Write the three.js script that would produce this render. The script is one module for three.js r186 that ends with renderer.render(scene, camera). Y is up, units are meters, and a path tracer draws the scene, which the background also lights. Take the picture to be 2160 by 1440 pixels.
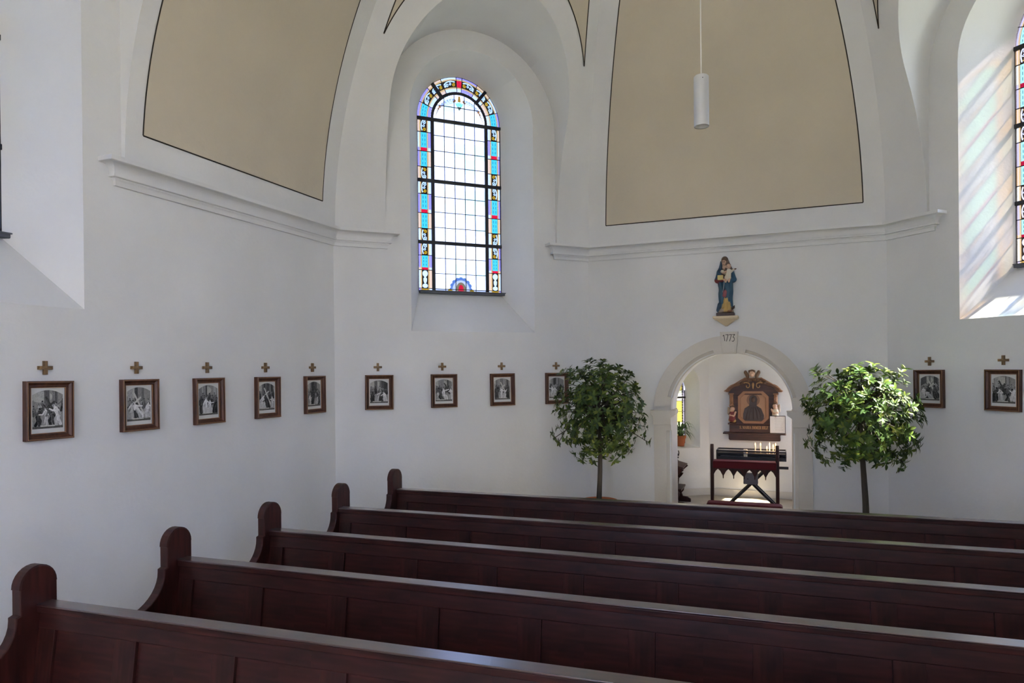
import * as THREE from 'three';
import { RoundedBoxGeometry } from 'three/addons/geometries/RoundedBoxGeometry.js';
import { TextGeometry } from 'three/addons/geometries/TextGeometry.js';
import { FontLoader } from 'three/addons/loaders/FontLoader.js';
import { MarchingCubes } from 'three/addons/objects/MarchingCubes.js';
import { mergeGeometries, mergeVertices, toCreasedNormals } from 'three/addons/utils/BufferGeometryUtils.js';

// ------------------------------------------------------------------ camera, sky, sun, exposure
const scene = new THREE.Scene();
const renderer = new THREE.WebGLRenderer({ antialias: true });
renderer.toneMapping = THREE.LinearToneMapping;
renderer.toneMappingExposure = 5.6;
renderer.shadowMap.enabled = true;

const camera = new THREE.PerspectiveCamera(2 * Math.atan(720 / 1413.9) * 180 / Math.PI, 1.5, 0.05, 300);
camera.setViewOffset(2160, 1440, 0, -63.6, 2160, 1440);
camera.position.set(0.636, 2.12, 4.685);
camera.rotation.set(-0.0029, 0.3791, -0.01, 'YXZ');
scene.add(camera);

{ // clear late-morning sky: pale at the horizon, bluer overhead
  const W = 64, Hh = 64, d = new Float32Array(W * Hh * 4);
  for (let j = 0; j < Hh; j++) for (let i = 0; i < W; i++) {
    const el = ((j + 0.5) / Hh - 0.5) * Math.PI, t = Math.pow(Math.max(0, Math.sin(el)), 0.5), o = (j * W + i) * 4;
    const a = [2.95, 3.2, 4.25], b = [1.75, 2.27, 4.3];
    for (let c = 0; c < 3; c++) d[o + c] = el < 0 ? [0.88, 0.9, 0.82][c] : a[c] + (b[c] - a[c]) * t;
    d[o + 3] = 1;
  }
  const sky = new THREE.DataTexture(d, W, Hh, THREE.RGBAFormat, THREE.FloatType);
  sky.mapping = THREE.EquirectangularReflectionMapping; sky.magFilter = THREE.LinearFilter; sky.needsUpdate = true;
  scene.background = sky;
}
const SUN = new THREE.Vector3(Math.cos(0.84) * Math.cos(-0.17), Math.sin(0.84), Math.cos(0.84) * Math.sin(-0.17));
const sun = new THREE.DirectionalLight(new THREE.Color().setRGB(1, 0.905, 0.72), 28);
sun.position.copy(SUN).multiplyScalar(30); sun.target.position.set(0, 0, 0);
sun.castShadow = true; sun.shadow.radius = 4; sun.shadow.mapSize.set(4096, 4096);
Object.assign(sun.shadow.camera, { left: -14, right: 14, top: 14, bottom: -14, near: 1, far: 70 });
scene.add(sun, sun.target);

// ------------------------------------------------------------------ helpers
let seed = 7;
const rnd = () => { seed = (seed + 0x6d2b79f5) | 0; let t = Math.imul(seed ^ (seed >>> 15), 1 | seed); t = (t + Math.imul(t ^ (t >>> 7), 61 | t)) ^ t; return ((t ^ (t >>> 14)) >>> 0) / 4294967296; };
const rr = (a, b) => a + (b - a) * rnd();
const V = (x, y, z) => new THREE.Vector3(x, y, z);
const taken = {};
const numbered = (n) => { const k = (taken[n] = (taken[n] ?? -1) + 1); return k ? n + '_' + String(k).padStart(3, '0') : n; };
function mesh(name, geo, mat, parent) { const m = new THREE.Mesh(geo, mat); m.name = name; parent.add(m); return m; }
function thing(name, label, category, pos = [0, 0, 0], turn = 0, group) {
  const o = new THREE.Group(); o.name = numbered(name); scene.add(o); o.position.set(...pos); o.rotation.y = turn;
  o.userData = { label, category }; if (group) o.userData.group = group; return o;
}
function struct(name, label, pos = [0, 0, 0], turn = 0) {
  const o = new THREE.Group(); o.name = name; scene.add(o); o.position.set(...pos); o.rotation.y = turn;
  o.userData = { kind: 'structure', label, category: name.split('_')[0] }; return o;
}
function tagS(m, label) { m.userData = { kind: 'structure', label, category: m.name.split('_')[0] }; return m; }
// geometry from flat arrays (non-indexed, uv from the dominant axis in metres)
function uvBox(g) {
  g = g.index ? g.toNonIndexed() : g;
  const p = g.attributes.position, n = p.count, uv = new Float32Array(n * 2), a = V(), b = V(), c = V();
  for (let i = 0; i < n; i += 3) {
    a.fromBufferAttribute(p, i); b.fromBufferAttribute(p, i + 1).sub(a); c.fromBufferAttribute(p, i + 2).sub(a); b.cross(c);
    const ax = Math.abs(b.x), ay = Math.abs(b.y), az = Math.abs(b.z);
    for (let k = i; k < i + 3; k++) {
      const x = p.getX(k), y = p.getY(k), z = p.getZ(k);
      const [u, v] = az >= ax && az >= ay ? [x, y] : ax >= ay ? [z, y] : [x, z];
      uv[k * 2] = u; uv[k * 2 + 1] = v;
    }
  }
  g.setAttribute('uv', new THREE.BufferAttribute(uv, 2)); return g;
}
function tris(list) { // list of quads/triangles of [x,y,z]
  const pos = [];
  for (const f of list) for (let k = 1; k + 1 < f.length; k++) pos.push(...f[0], ...f[k], ...f[k + 1]);
  const g = new THREE.BufferGeometry(); g.setAttribute('position', new THREE.Float32BufferAttribute(pos, 3)); g.computeVertexNormals(); return g;
}
const clean = (g) => { const q = g.index ? g.toNonIndexed() : g.clone(); for (const k of Object.keys(q.attributes)) if (!['position', 'normal', 'uv'].includes(k)) q.deleteAttribute(k); if (!q.attributes.uv) q.setAttribute('uv', new THREE.BufferAttribute(new Float32Array(q.attributes.position.count * 2), 2)); return q; };
const join = (...gs) => mergeGeometries(gs.flat().map(clean));
function box(w, h, d, x = 0, y = 0, z = 0, r = 0.004) {
  const g = r > 0 ? new RoundedBoxGeometry(w, h, d, 1, Math.min(r, w / 2.1, h / 2.1, d / 2.1)) : new THREE.BoxGeometry(w, h, d);
  g.translate(x, y, z); return uvBox(clean(g));
}
function cyl(r0, r1, h, x, y, z, seg = 20) { return clean(new THREE.CylinderGeometry(r1, r0, h, seg).translate(x, y + h / 2, z)); }
function ext(pts, depth, bevel = 0.003, holes) { // extrude a 2-D outline
  const s = new THREE.Shape(pts.map((p) => new THREE.Vector2(...p)));
  for (const h of holes ?? []) s.holes.push(new THREE.Path(h.map((p) => new THREE.Vector2(...p))));
  return uvBox(clean(new THREE.ExtrudeGeometry(s, { depth, bevelEnabled: bevel > 0, bevelSize: bevel, bevelThickness: bevel, bevelSegments: 2, bevelOffset: -bevel, curveSegments: 12 })));
}
function bar(a, b, w, d = w) { // a box beam from a to b
  const A = V(...a), B = V(...b), L = A.distanceTo(B), g = box(w, L, d, 0, 0, 0, Math.min(w, d) * 0.12);
  const q = new THREE.Quaternion().setFromUnitVectors(V(0, 1, 0), B.clone().sub(A).normalize());
  g.applyQuaternion(q); const m = A.add(B).multiplyScalar(0.5); return g.translate(m.x, m.y, m.z);
}
function tube(pts, r, seg = 20, rad = 6) { return clean(new THREE.TubeGeometry(new THREE.CatmullRomCurve3(pts.map((p) => V(...p))), seg, r, rad)); }
function ball(r, x, y, z, sx = 1, sy = 1, sz = 1, n = 14) { return clean(new THREE.SphereGeometry(r, n, n).scale(sx, sy, sz).translate(x, y, z)); }
function lathe(pts, seg = 28) { return clean(new THREE.LatheGeometry(pts.map((p) => new THREE.Vector2(...p)), seg)); }

// ------------------------------------------------------------------ textures and materials
const P2 = new Uint8Array(512); for (let i = 0; i < 512; i++) P2[i] = Math.floor(rnd() * 256);
function vnoise(x, y, per) { // tiling value noise
  const xi = Math.floor(x), yi = Math.floor(y), f = (t) => t * t * (3 - 2 * t), u = f(x - xi), v = f(y - yi);
  const h = (a, b) => P2[(P2[((a % per) + per) % per] + ((b % per) + per) % per) & 511] / 255;
  return (h(xi, yi) * (1 - u) + h(xi + 1, yi) * u) * (1 - v) + (h(xi, yi + 1) * (1 - u) + h(xi + 1, yi + 1) * u) * v;
}
function tex(w, h, fn, srgb, rep = 1) {
  const d = new Uint8Array(w * h * 4);
  for (let y = 0; y < h; y++) for (let x = 0; x < w; x++) { const c = fn(x / w, y / h), o = (y * w + x) * 4; d[o] = c[0]; d[o + 1] = c[1]; d[o + 2] = c[2]; d[o + 3] = 255; }
  const t = new THREE.DataTexture(d, w, h); t.wrapS = t.wrapT = THREE.RepeatWrapping; t.magFilter = THREE.LinearFilter; t.minFilter = THREE.LinearMipmapLinearFilter;
  t.repeat.set(rep, rep); if (srgb) t.colorSpace = THREE.SRGBColorSpace; t.needsUpdate = true; return t;
}
const fbm = (u, v, f, o) => { let s = 0, a = 0.5, n = 0; for (let k = 0; k < o; k++) { s += a * vnoise(u * f, v * f, f); n += a; f *= 2; a *= 0.5; } return s / n; };
const plasterBump = tex(512, 512, (u, v) => { const n = 255 * (0.6 * fbm(u, v, 8, 3) + 0.4 * fbm(v, u, 64, 3)); return [n, n, n]; }, false, 0.7);
const plasterTone = tex(256, 256, (u, v) => { const n = 246 + 9 * (fbm(u, v, 4, 5) - 0.5) * 2; return [n, n, n]; }, true, 0.35);
const M = {};
const std = (o) => new THREE.MeshStandardMaterial(o), phy = (o) => new THREE.MeshPhysicalMaterial(o);
const lin = (r, g, b) => new THREE.Color().setRGB(r, g, b);
M.plaster = std({ color: lin(0.805, 0.81, 0.805), roughness: 0.95, map: plasterTone, bumpMap: plasterBump, bumpScale: 0.002 });
M.beige = std({ color: lin(0.67, 0.60, 0.475), roughness: 0.95, map: plasterTone, bumpMap: plasterBump, bumpScale: 0.002 });
M.line = std({ color: lin(0.03, 0.024, 0.018), roughness: 0.9 });
M.stone = std({ color: lin(0.70, 0.665, 0.60), roughness: 0.9, map: plasterTone, bumpMap: plasterBump, bumpScale: 0.004 });
M.floor = std({ color: lin(0.52, 0.47, 0.385), roughness: 0.5, map: tex(512, 512, (u, v) => { const n = 195 + 60 * fbm(u, v, 8, 6); return [n, n - 4, n - 10]; }, true, 0.5) });
M.outside = std({ color: lin(0.5, 0.47, 0.4), roughness: 1 });
M.grass = std({ color: lin(0.27, 0.275, 0.215), roughness: 1 });
const woodFn = (u, v) => { const g = fbm(u, v * 0.25 + 0.1 * fbm(u, v, 4, 2), 16, 4), f = vnoise(u * 64, v * 6, 64); const n = 0.62 + 0.5 * (g - 0.5) + 0.25 * (f - 0.5); return [255 * Math.min(1, n), 255 * Math.min(1, n * 0.97), 255 * Math.min(1, n * 0.94)]; };
const woodTex = tex(512, 512, (u, v) => woodFn(v, u), true, 1.2);
const woodTexV = tex(512, 512, woodFn, true, 1.2);
M.pew = phy({ color: lin(0.082, 0.019, 0.0155), roughness: 0.5, specularIntensity: 0.5, map: woodTex, clearcoat: 0.12, clearcoatRoughness: 0.2 });
M.pewV = phy({ color: lin(0.086, 0.021, 0.0165), roughness: 0.5, specularIntensity: 0.5, map: woodTexV, clearcoat: 0.12, clearcoatRoughness: 0.2 });
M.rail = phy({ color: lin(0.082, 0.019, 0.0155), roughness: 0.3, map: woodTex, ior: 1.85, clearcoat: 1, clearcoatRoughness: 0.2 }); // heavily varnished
M.altarWood = std({ color: lin(0.12, 0.042, 0.028), roughness: 0.5, map: woodTex });
M.frameWood = std({ color: lin(0.21, 0.08, 0.042), roughness: 0.42, map: woodTexV });
M.gold = std({ color: lin(0.42, 0.24, 0.10), roughness: 0.45, metalness: 0.3 });
M.oldGold = std({ color: lin(0.30, 0.15, 0.075), roughness: 0.5, metalness: 0.1 });
M.giltEdge = std({ color: lin(0.42, 0.24, 0.12), roughness: 0.5 });
M.crossWood = std({ color: lin(0.5, 0.33, 0.16), roughness: 0.55, map: woodTexV });
M.iron = std({ color: lin(0.012, 0.014, 0.022), roughness: 0.6 });
M.lead = std({ color: lin(0.02, 0.02, 0.024), roughness: 0.6 });
M.ledge = std({ color: lin(0.10, 0.11, 0.13), roughness: 0.6 });
M.blackMetal = std({ color: lin(0.012, 0.012, 0.014), roughness: 0.35, metalness: 0.3 });
M.greyMetal = std({ color: lin(0.14, 0.13, 0.14), roughness: 0.5, metalness: 0.3 });
M.velvet = phy({ color: lin(0.085, 0.004, 0.009), roughness: 0.95, sheen: 0.3, sheenColor: lin(0.5, 0.04, 0.07), sheenRoughness: 0.5 });
M.terracotta = std({ color: lin(0.42, 0.13, 0.05), roughness: 0.85 });
M.soil = std({ color: lin(0.045, 0.026, 0.015), roughness: 1 });
M.bark = std({ color: lin(0.055, 0.045, 0.035), roughness: 0.95, bumpMap: plasterBump, bumpScale: 0.01 });
M.wax = std({ color: lin(0.85, 0.80, 0.68), roughness: 0.5 });
M.paper = std({ color: lin(0.82, 0.82, 0.80), roughness: 0.9 });
M.ivory = std({ color: lin(0.72, 0.60, 0.42), roughness: 0.6 });
M.lampGlass = phy({ color: lin(0.72, 0.73, 0.72), roughness: 0.5, transmission: 0.3, thickness: 0, clearcoat: 0.6, clearcoatRoughness: 0.1 });
M.whiteCord = std({ color: lin(0.75, 0.73, 0.68), roughness: 0.6 });
M.skin = std({ color: lin(0.62, 0.42, 0.30), roughness: 0.6 });
M.greyWing = std({ color: lin(0.15, 0.085, 0.05), roughness: 0.6 });
M.redCloth = std({ color: lin(0.30, 0.03, 0.02), roughness: 0.6 });

// ------------------------------------------------------------------ the octagonal room
const AX = 4.35, Q = 1.858, RZ = 4.535, S2 = Math.SQRT1_2, T8 = Math.tan(Math.PI / 8), ZF = 9.2;
const FB = (Q + RZ) * S2;                               // distance of the slanting walls from the axis
const CUAB = -(AX - (RZ - AX + Q)) * S2;                // u of the corner left wall / slanting wall, on the slanting wall
const FR = {                                            // wall frames: x along the wall to the right, y up, z into the room
  left: { pos: [-AX, 0, 0], turn: Math.PI / 2 }, slantL: { pos: [-FB * S2, 0, -FB * S2], turn: Math.PI / 4 }, back: { pos: [0, 0, -RZ], turn: 0 },
  slantR: { pos: [FB * S2, 0, -FB * S2], turn: -Math.PI / 4 }, right: { pos: [AX, 0, 0], turn: -Math.PI / 2 }, front: { pos: [0, 0, ZF], turn: Math.PI },
};
const UAB = RZ - (AX - Q);                              // corner on the left wall
const TH = 0.85, TOP = 7.95;
function archPts(uc, half, yb, ys, rise, n = 28) {
  const o = [[uc - half, yb], [uc + half, yb]];
  for (let k = 0; k <= n; k++) { const a = Math.PI * k / n; o.push([uc + half * Math.cos(a), ys + rise * Math.sin(a)]); }
  return o;
}
function wallGeo(u0, u1, y0, y1, th, eL, eR, holes = []) {
  const gs = [];
  const face = (a, b, w, outlines) => {
    const s = new THREE.Shape([[a, y0], [b, y0], [b, y1], [a, y1]].map((p) => new THREE.Vector2(...p)));
    for (const h of outlines) s.holes.push(new THREE.Path(h.map((p) => new THREE.Vector2(...p))));
    gs.push(uvBox(clean(new THREE.ShapeGeometry(s, 1).translate(0, 0, w))));
  };
  face(u0, u1, 0, holes.map((h) => h.outer));
  face(u0 - eL, u1 + eR, -th, holes.map((h) => h.out ?? h.inner));
  gs.push(uvBox(tris([
    [[u0, y0, 0], [u0, y1, 0], [u0 - eL, y1, -th], [u0 - eL, y0, -th]], [[u1, y0, 0], [u1, y1, 0], [u1 + eR, y1, -th], [u1 + eR, y0, -th]],
    [[u0, y1, 0], [u1, y1, 0], [u1 + eR, y1, -th], [u0 - eL, y1, -th]], [[u0, y0, 0], [u1, y0, 0], [u1 + eR, y0, -th], [u0 - eL, y0, -th]]])));
  for (const h of holes) {
    const q = [], n = h.outer.length;
    for (let i = 0; i < n; i++) {
      const j = (i + 1) % n, a = h.outer[i], b = h.outer[j], c = h.inner[j], d = h.inner[i];
      q.push([[...a, 0], [...b, 0], [...c, -h.d], [...d, -h.d]]);
      if (h.d < th) q.push([[...d, -h.d], [...c, -h.d], [...(h.out ?? h.inner)[j], -th], [...(h.out ?? h.inner)[i], -th]]);
    }
    gs.push(toCreasedNormals(uvBox(tris(q)), 0.5));
  }
  return join(gs);
}
const WIN = (uc) => ({ uc, outer: archPts(uc, 0.86, 2.62, 5.43, 0.88), inner: archPts(uc, 0.6, 3.19, 5.57, 0.615), out: archPts(uc, 0.92, 3.02, 5.57, 0.95), d: 0.58 });
const LUN = { half: 1.19, ys: 5.38, apex: 6.57 };
// vault section: distance from the wall as a function of height
const VR = 3.78, VH = 3.84, VO = 0.04, off = (y) => y < VH ? VO : VO + VR - Math.sqrt(Math.max(0, VR * VR - (y - VH) ** 2));
const YR = []; for (let k = 0; k <= 12; k++) YR.push(3.8 + (LUN.ys - 3.8) * k / 12);
for (let k = 1; k <= 26; k++) YR.push(LUN.ys + LUN.half * Math.sin(Math.PI / 2 * k / 26));
for (let k = 1; k <= 16; k++) { const a0 = Math.asin((LUN.apex - VH) / VR), a = a0 + (Math.PI / 2 - a0) * k / 16; YR.push(VH + VR * Math.sin(a)); }
const archHalf = (y, r = LUN.half) => { const d = y - LUN.ys; return d <= 0 ? r : d >= r ? 0 : Math.sqrt(r * r - d * d); };
function strip(rows, lift = 0, cols = 6) { // rows of [y, ua, ub] laid on the vault
  const pos = [], uv = [], idx = [];
  for (const [y, a, b] of rows) for (let k = 0; k <= cols; k++) { const u = a + (b - a) * k / cols, an = Math.asin(Math.min(1, Math.max(0, (y - VH) / VR))); pos.push(u, y - lift * Math.sin(an), off(y) + lift * Math.cos(an)); uv.push(u, an * VR); }
  for (let j = 0; j + 1 < rows.length; j++) for (let k = 0; k < cols; k++) { const i = j * (cols + 1) + k, n = i + cols + 1; idx.push(i, i + 1, n + 1, i, n + 1, n); }
  const g = new THREE.BufferGeometry(); g.setAttribute('position', new THREE.Float32BufferAttribute(pos, 3)); g.setAttribute('uv', new THREE.Float32BufferAttribute(uv, 2)); g.setIndex(idx); g.computeVertexNormals(); return clean(g);
}
function soffit(uc) {
  const pts = []; const n = 40;
  for (let k = 0; k <= 8; k++) pts.push([uc + LUN.half, 3.8 + (LUN.ys - 3.8) * k / 8]);
  for (let k = 1; k < n; k++) { const a = Math.PI * k / n; pts.push([uc + LUN.half * Math.cos(a), LUN.ys + LUN.half * Math.sin(a)]); }
  for (let k = 8; k >= 0; k--) pts.push([uc - LUN.half, 3.8 + (LUN.ys - 3.8) * k / 8]);
  const q = [];
  for (let k = 0; k + 1 < pts.length; k++) { const [a, b] = [pts[k], pts[k + 1]]; q.push([[...a, -0.02], [...b, -0.02], [...b, off(b[1])], [...a, off(a[1])]]); }
  return toCreasedNormals(uvBox(tris(q)), 0.5);
}
// a vaulted wall: wall slab, vault part, lunette soffits, painted fields with their dark lines
function lineStrip(pts, w) { // pts [u,y] on the vault
  const pos = [];
  const at = ([u, y]) => { const an = Math.asin(Math.min(1, Math.max(0, (y - VH) / VR))); return V(u, y - 0.005 * Math.sin(an), off(y) + 0.005 * Math.cos(an)); };
  const P = pts.map(at), q = [];
  for (let k = 0; k + 1 < P.length; k++) {
    const an = Math.asin(Math.min(1, Math.max(0, (pts[k][1] - VH) / VR))), nrm = V(0, -Math.sin(an), Math.cos(an)), s = P[k + 1].clone().sub(P[k]).cross(nrm).normalize().multiplyScalar(w / 2);
    q.push([P[k].clone().add(s), P[k].clone().sub(s), P[k + 1].clone().sub(s), P[k + 1].clone().add(s)].map((p) => p.toArray()));
  }
  return uvBox(tris(q));
}
function ceilingPart(name, label, fr, uL, uR, kL, kR, wins, fields) {
  const g = struct(name, label, fr.pos, fr.turn), gs = [], L = (y) => uL + kL * off(y), R = (y) => uR - kR * off(y);
  const cuts = wins.slice(0, -1).map((w, i) => (w + wins[i + 1]) / 2);
  if (!wins.length) gs.push(strip(YR.map((y) => [y, L(y), R(y)]), 0, 8));
  wins.forEach((w, i) => {
    gs.push(strip(YR.map((y) => [y, i ? cuts[i - 1] : L(y), w - archHalf(y)])), strip(YR.map((y) => [y, w + archHalf(y), i < cuts.length ? cuts[i] : R(y)])), soffit(w));
  });
  mesh('vault', join(gs), M.plaster, g);
  for (const f of fields) {
    const rows = f.rows; mesh('painted_field', strip(rows, 0.003, 10), M.beige, g);
    const lw = 0.013, a = rows.map((r) => [r[1], r[0]]), b = rows.map((r) => [r[2], r[0]]);
    mesh('painted_line', join(lineStrip(a, lw), lineStrip(b, lw), lineStrip([0, 0.25, 0.5, 0.75, 1].map((t) => [a[0][0] + (b[0][0] - a[0][0]) * t, a[0][1]]), lw)), M.line, g);
  }
  return g;
}
const ys = (a) => [a, ...YR.filter((y) => y > a + 0.01 && y < 7.3)];
const fieldFull = (L, R) => ({ rows: ys(4.11).map((y) => [y, L(y), R(y)]) });
function spandrel(uc, edge, sgn, rad, y0) { // beige field between the lunette band and the crease band
  const rows = [];
  for (let y = y0; y < 7.1; y += 0.025) {
    const e = edge(y), a = uc + sgn * archHalf(y, rad);
    const w = sgn < 0 ? a - e : e - a;
    if (w > 0.002) rows.push(sgn < 0 ? [y, e, a] : [y, a, e]);
  }
  return { rows };
}
const uB0 = CUAB, uB1 = (RZ - Q) * S2;
const UCB = 0.185, UCD = -0.165, UCA = -1.95, UCA2 = -4.75, UCA3 = -7.5;
const BIG = (uc, y = 0, h = 0.98) => ({ outer: archPts(uc, h + 0.1, 1.15, 5.4 + y, h + 0.1), inner: archPts(uc, h, 1.3, 5.4 + y, h), d: 0.5 }); // unseen windows behind the viewer, added to brighten the room
const wallMesh = (name, label, fr, geo, mat = M.plaster) => { const g = mesh(name, geo, mat, scene); g.position.set(...fr.pos); g.rotation.y = fr.turn; return tagS(g, label); };
wallMesh('wall_left', 'long white plastered side wall with a deep window recess', FR.left, wallGeo(-ZF, UAB, 0, TOP, TH, 0.85, TH * T8, [WIN(UCA)]));
wallMesh('wall_slant_left', 'white slanting wall holding the fully visible stained glass window', FR.slantL, wallGeo(uB0, uB1, 0, TOP, TH, TH * T8, TH * T8, [WIN(UCB)]));
wallMesh('wall_slant_right', 'white slanting wall with the sunlit window recess at the right', FR.slantR, wallGeo(-uB1, -uB0, 0, TOP, TH, TH * T8, TH * T8, [WIN(UCD)]));
wallMesh('wall_right', 'white plastered side wall beyond the right edge of the picture', FR.right, wallGeo(-UAB, ZF, 0, TOP, TH, TH * T8, 0.85, [BIG(-UCA3, 0, 0.68)]));
wallMesh('wall_front', 'white end wall behind the viewer', FR.front, wallGeo(-AX, AX, 0, TOP, TH, 0.85, 0.85, [BIG(0, -0.4, 0.56)]));
const DC = 0.035, DH = 0.765, DS = 1.555, CT = 0.55;
const doorPts = [[DC - DH, 0.0], [DC + DH, 0.0], ...Array.from({ length: 33 }, (_, k) => [DC + DH * Math.cos(Math.PI * k / 32), DS + DH * Math.sin(Math.PI * k / 32)])];
doorPts[0][1] = doorPts[1][1] = -0.05;
wallMesh('wall_back', 'white end wall with the arched stone opening into the side chapel', FR.back, wallGeo(-Q, Q, -0.1, TOP, CT, CT * T8, CT * T8, [{ outer: doorPts, inner: doorPts, d: CT }]));
// vault parts
ceilingPart('ceiling_left', 'vault above the left wall with a beige painted field', FR.left, -ZF, UAB, 0, T8, [UCA], [fieldFull(() => -0.6, (y) => UAB - T8 * off(y) - 0.245)]);
ceilingPart('ceiling_slant_left', 'vault part pierced by the lunette of the stained glass window', FR.slantL, uB0, uB1, T8, T8, [UCB],
  [spandrel(UCB, (y) => uB0 + T8 * off(y) + 0.196, -1, 1.452, 5.89), spandrel(UCB, (y) => uB1 - T8 * off(y) - 0.15, 1, 1.405, 5.99)]);
ceilingPart('ceiling_back', 'vault above the arched opening with a large beige painted field', FR.back, -Q, Q, T8, T8, [], [fieldFull((y) => -Q + T8 * off(y) + 0.25, (y) => Q - T8 * off(y) - 0.235)]);
ceilingPart('ceiling_slant_right', 'vault part pierced by the lunette of the right window', FR.slantR, -uB1, -uB0, T8, T8, [UCD],
  [spandrel(UCD, (y) => -uB1 + T8 * off(y) + 0.15, -1, 1.403, 5.83), spandrel(UCD, (y) => -uB0 - T8 * off(y) - 0.196, 1, 1.452, 5.89)]);
ceilingPart('ceiling_right', 'vault above the right wall', FR.right, -UAB, ZF, T8, 0, [-UCA3], [fieldFull((y) => -UAB + T8 * off(y) + 0.245, () => 0.6)]);
{ // flat crown of the vault, roof and floor
  const outline = (g, zf) => { const c = AX + g, k = g * T8; return [[-c, zf], [-c, -(UAB + k)], [-(Q + k), -(RZ + g)], [Q + k, -(RZ + g)], [c, -(UAB + k)], [c, zf]]; };
  const slab = (pts, y, h) => { const s = new THREE.Shape(pts.map(([x, z]) => new THREE.Vector2(x, -z))); return uvBox(clean(new THREE.ExtrudeGeometry(s, { depth: h, bevelEnabled: false }).rotateX(-Math.PI / 2).translate(0, y, 0))); };
  tagS(mesh('ceiling_crown', slab(outline(-3.7, ZF), 7.6, 0.1), M.plaster, scene), 'flat crown of the vault');
  tagS(mesh('roof', slab(outline(TH + 0.2, ZF + 1), TOP, 0.2), M.outside, scene), 'roof over the chapel');
  tagS(mesh('floor', join(slab(outline(TH, ZF + TH), -0.2, 0.2), box(4.2, 0.2, 3, 0.25, -0.101, -6.5, 0)), M.floor, scene), 'pale stone floor of the chapel');
  tagS(mesh('ground', box(120, 0.1, 120, 0, -0.3, 0, 0), M.grass, scene), 'gravel ground outside the chapel');
}
// cornices: a moulded profile swept along the walls with returned ends
function cornice(name, label, path) { // path: plan points [x,z] with the room on the right-hand side when walking
  const prof = [[-0.02, 3.638], [0.026, 3.638], [0.026, 3.66], [0.03, 3.676], [0.042, 3.69], [0.042, 3.7], [0.066, 3.7], [0.07, 3.704], [0.07, 3.722], [0.058, 3.726]];
  for (let k = 0; k <= 7; k++) { const a = k / 7 * Math.PI / 2; prof.push([0.058 + 0.07 * (1 - Math.cos(a)), 3.73 + 0.072 * Math.sin(a)]); }
  prof.push([0.15, 3.803], [0.154, 3.807], [0.154, 3.838], [0.05, 3.856], [-0.02, 3.858]);
  const n = path.length, P = path.map((p) => new THREE.Vector2(...p)), nor = [];
  for (let i = 0; i + 1 < n; i++) { const d = P[i + 1].clone().sub(P[i]).normalize(); nor.push(new THREE.Vector2(-d.y, d.x)); }
  const ring = P.map((p, i) => {
    const a = nor[Math.max(0, i - 1)], b = nor[Math.min(n - 2, i)], m = a.clone().add(b).normalize(), k = 1 / m.dot(b);
    return prof.map(([w, y]) => [p.x + m.x * w * k, y, p.y + m.y * w * k]);
  });
  const q = [];
  for (let i = 0; i + 1 < n; i++) for (let j = 0; j + 1 < prof.length; j++) q.push([ring[i][j], ring[i + 1][j], ring[i + 1][j + 1], ring[i][j + 1]]);
  return tagS(mesh(name, toCreasedNormals(uvBox(tris(q)), 0.45), M.plaster, scene), label);
}
const onWall = (fr, u, w = 0) => { const c = Math.cos(fr.turn), s = Math.sin(fr.turn); return [fr.pos[0] + u * c + w * s, fr.pos[2] - u * s + w * c]; };
cornice('trim_1', 'white moulded cornice running along the left wall and round the corner', [onWall(FR.left, -0.81, -0.15), onWall(FR.left, -0.81), onWall(FR.left, UAB), onWall(FR.slantL, -1.0), onWall(FR.slantL, -1.0, -0.15)]);
cornice('trim_2', 'white moulded cornice above the arched opening', [onWall(FR.slantL, 1.365, -0.15), onWall(FR.slantL, 1.365), onWall(FR.back, -Q), onWall(FR.back, Q), onWall(FR.slantR, -1.31), onWall(FR.slantR, -1.31, -0.15)]);
console.log('shell');

// ------------------------------------------------------------------ stained glass windows
function canvasTex(w, h, draw) {
  const c = document.createElement('canvas'); c.width = w; c.height = h; const x = c.getContext('2d'); draw(x, w, h);
  const t = new THREE.CanvasTexture(c); t.colorSpace = THREE.SRGBColorSpace; t.wrapS = t.wrapT = THREE.ClampToEdgeWrapping; t.magFilter = THREE.LinearFilter; return t;
}
const glassMat = (map, k = 1) => phy({ map, color: lin(k, k, k), transmission: 1, thickness: 0, roughness: 0, ior: 1.45 });
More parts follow.
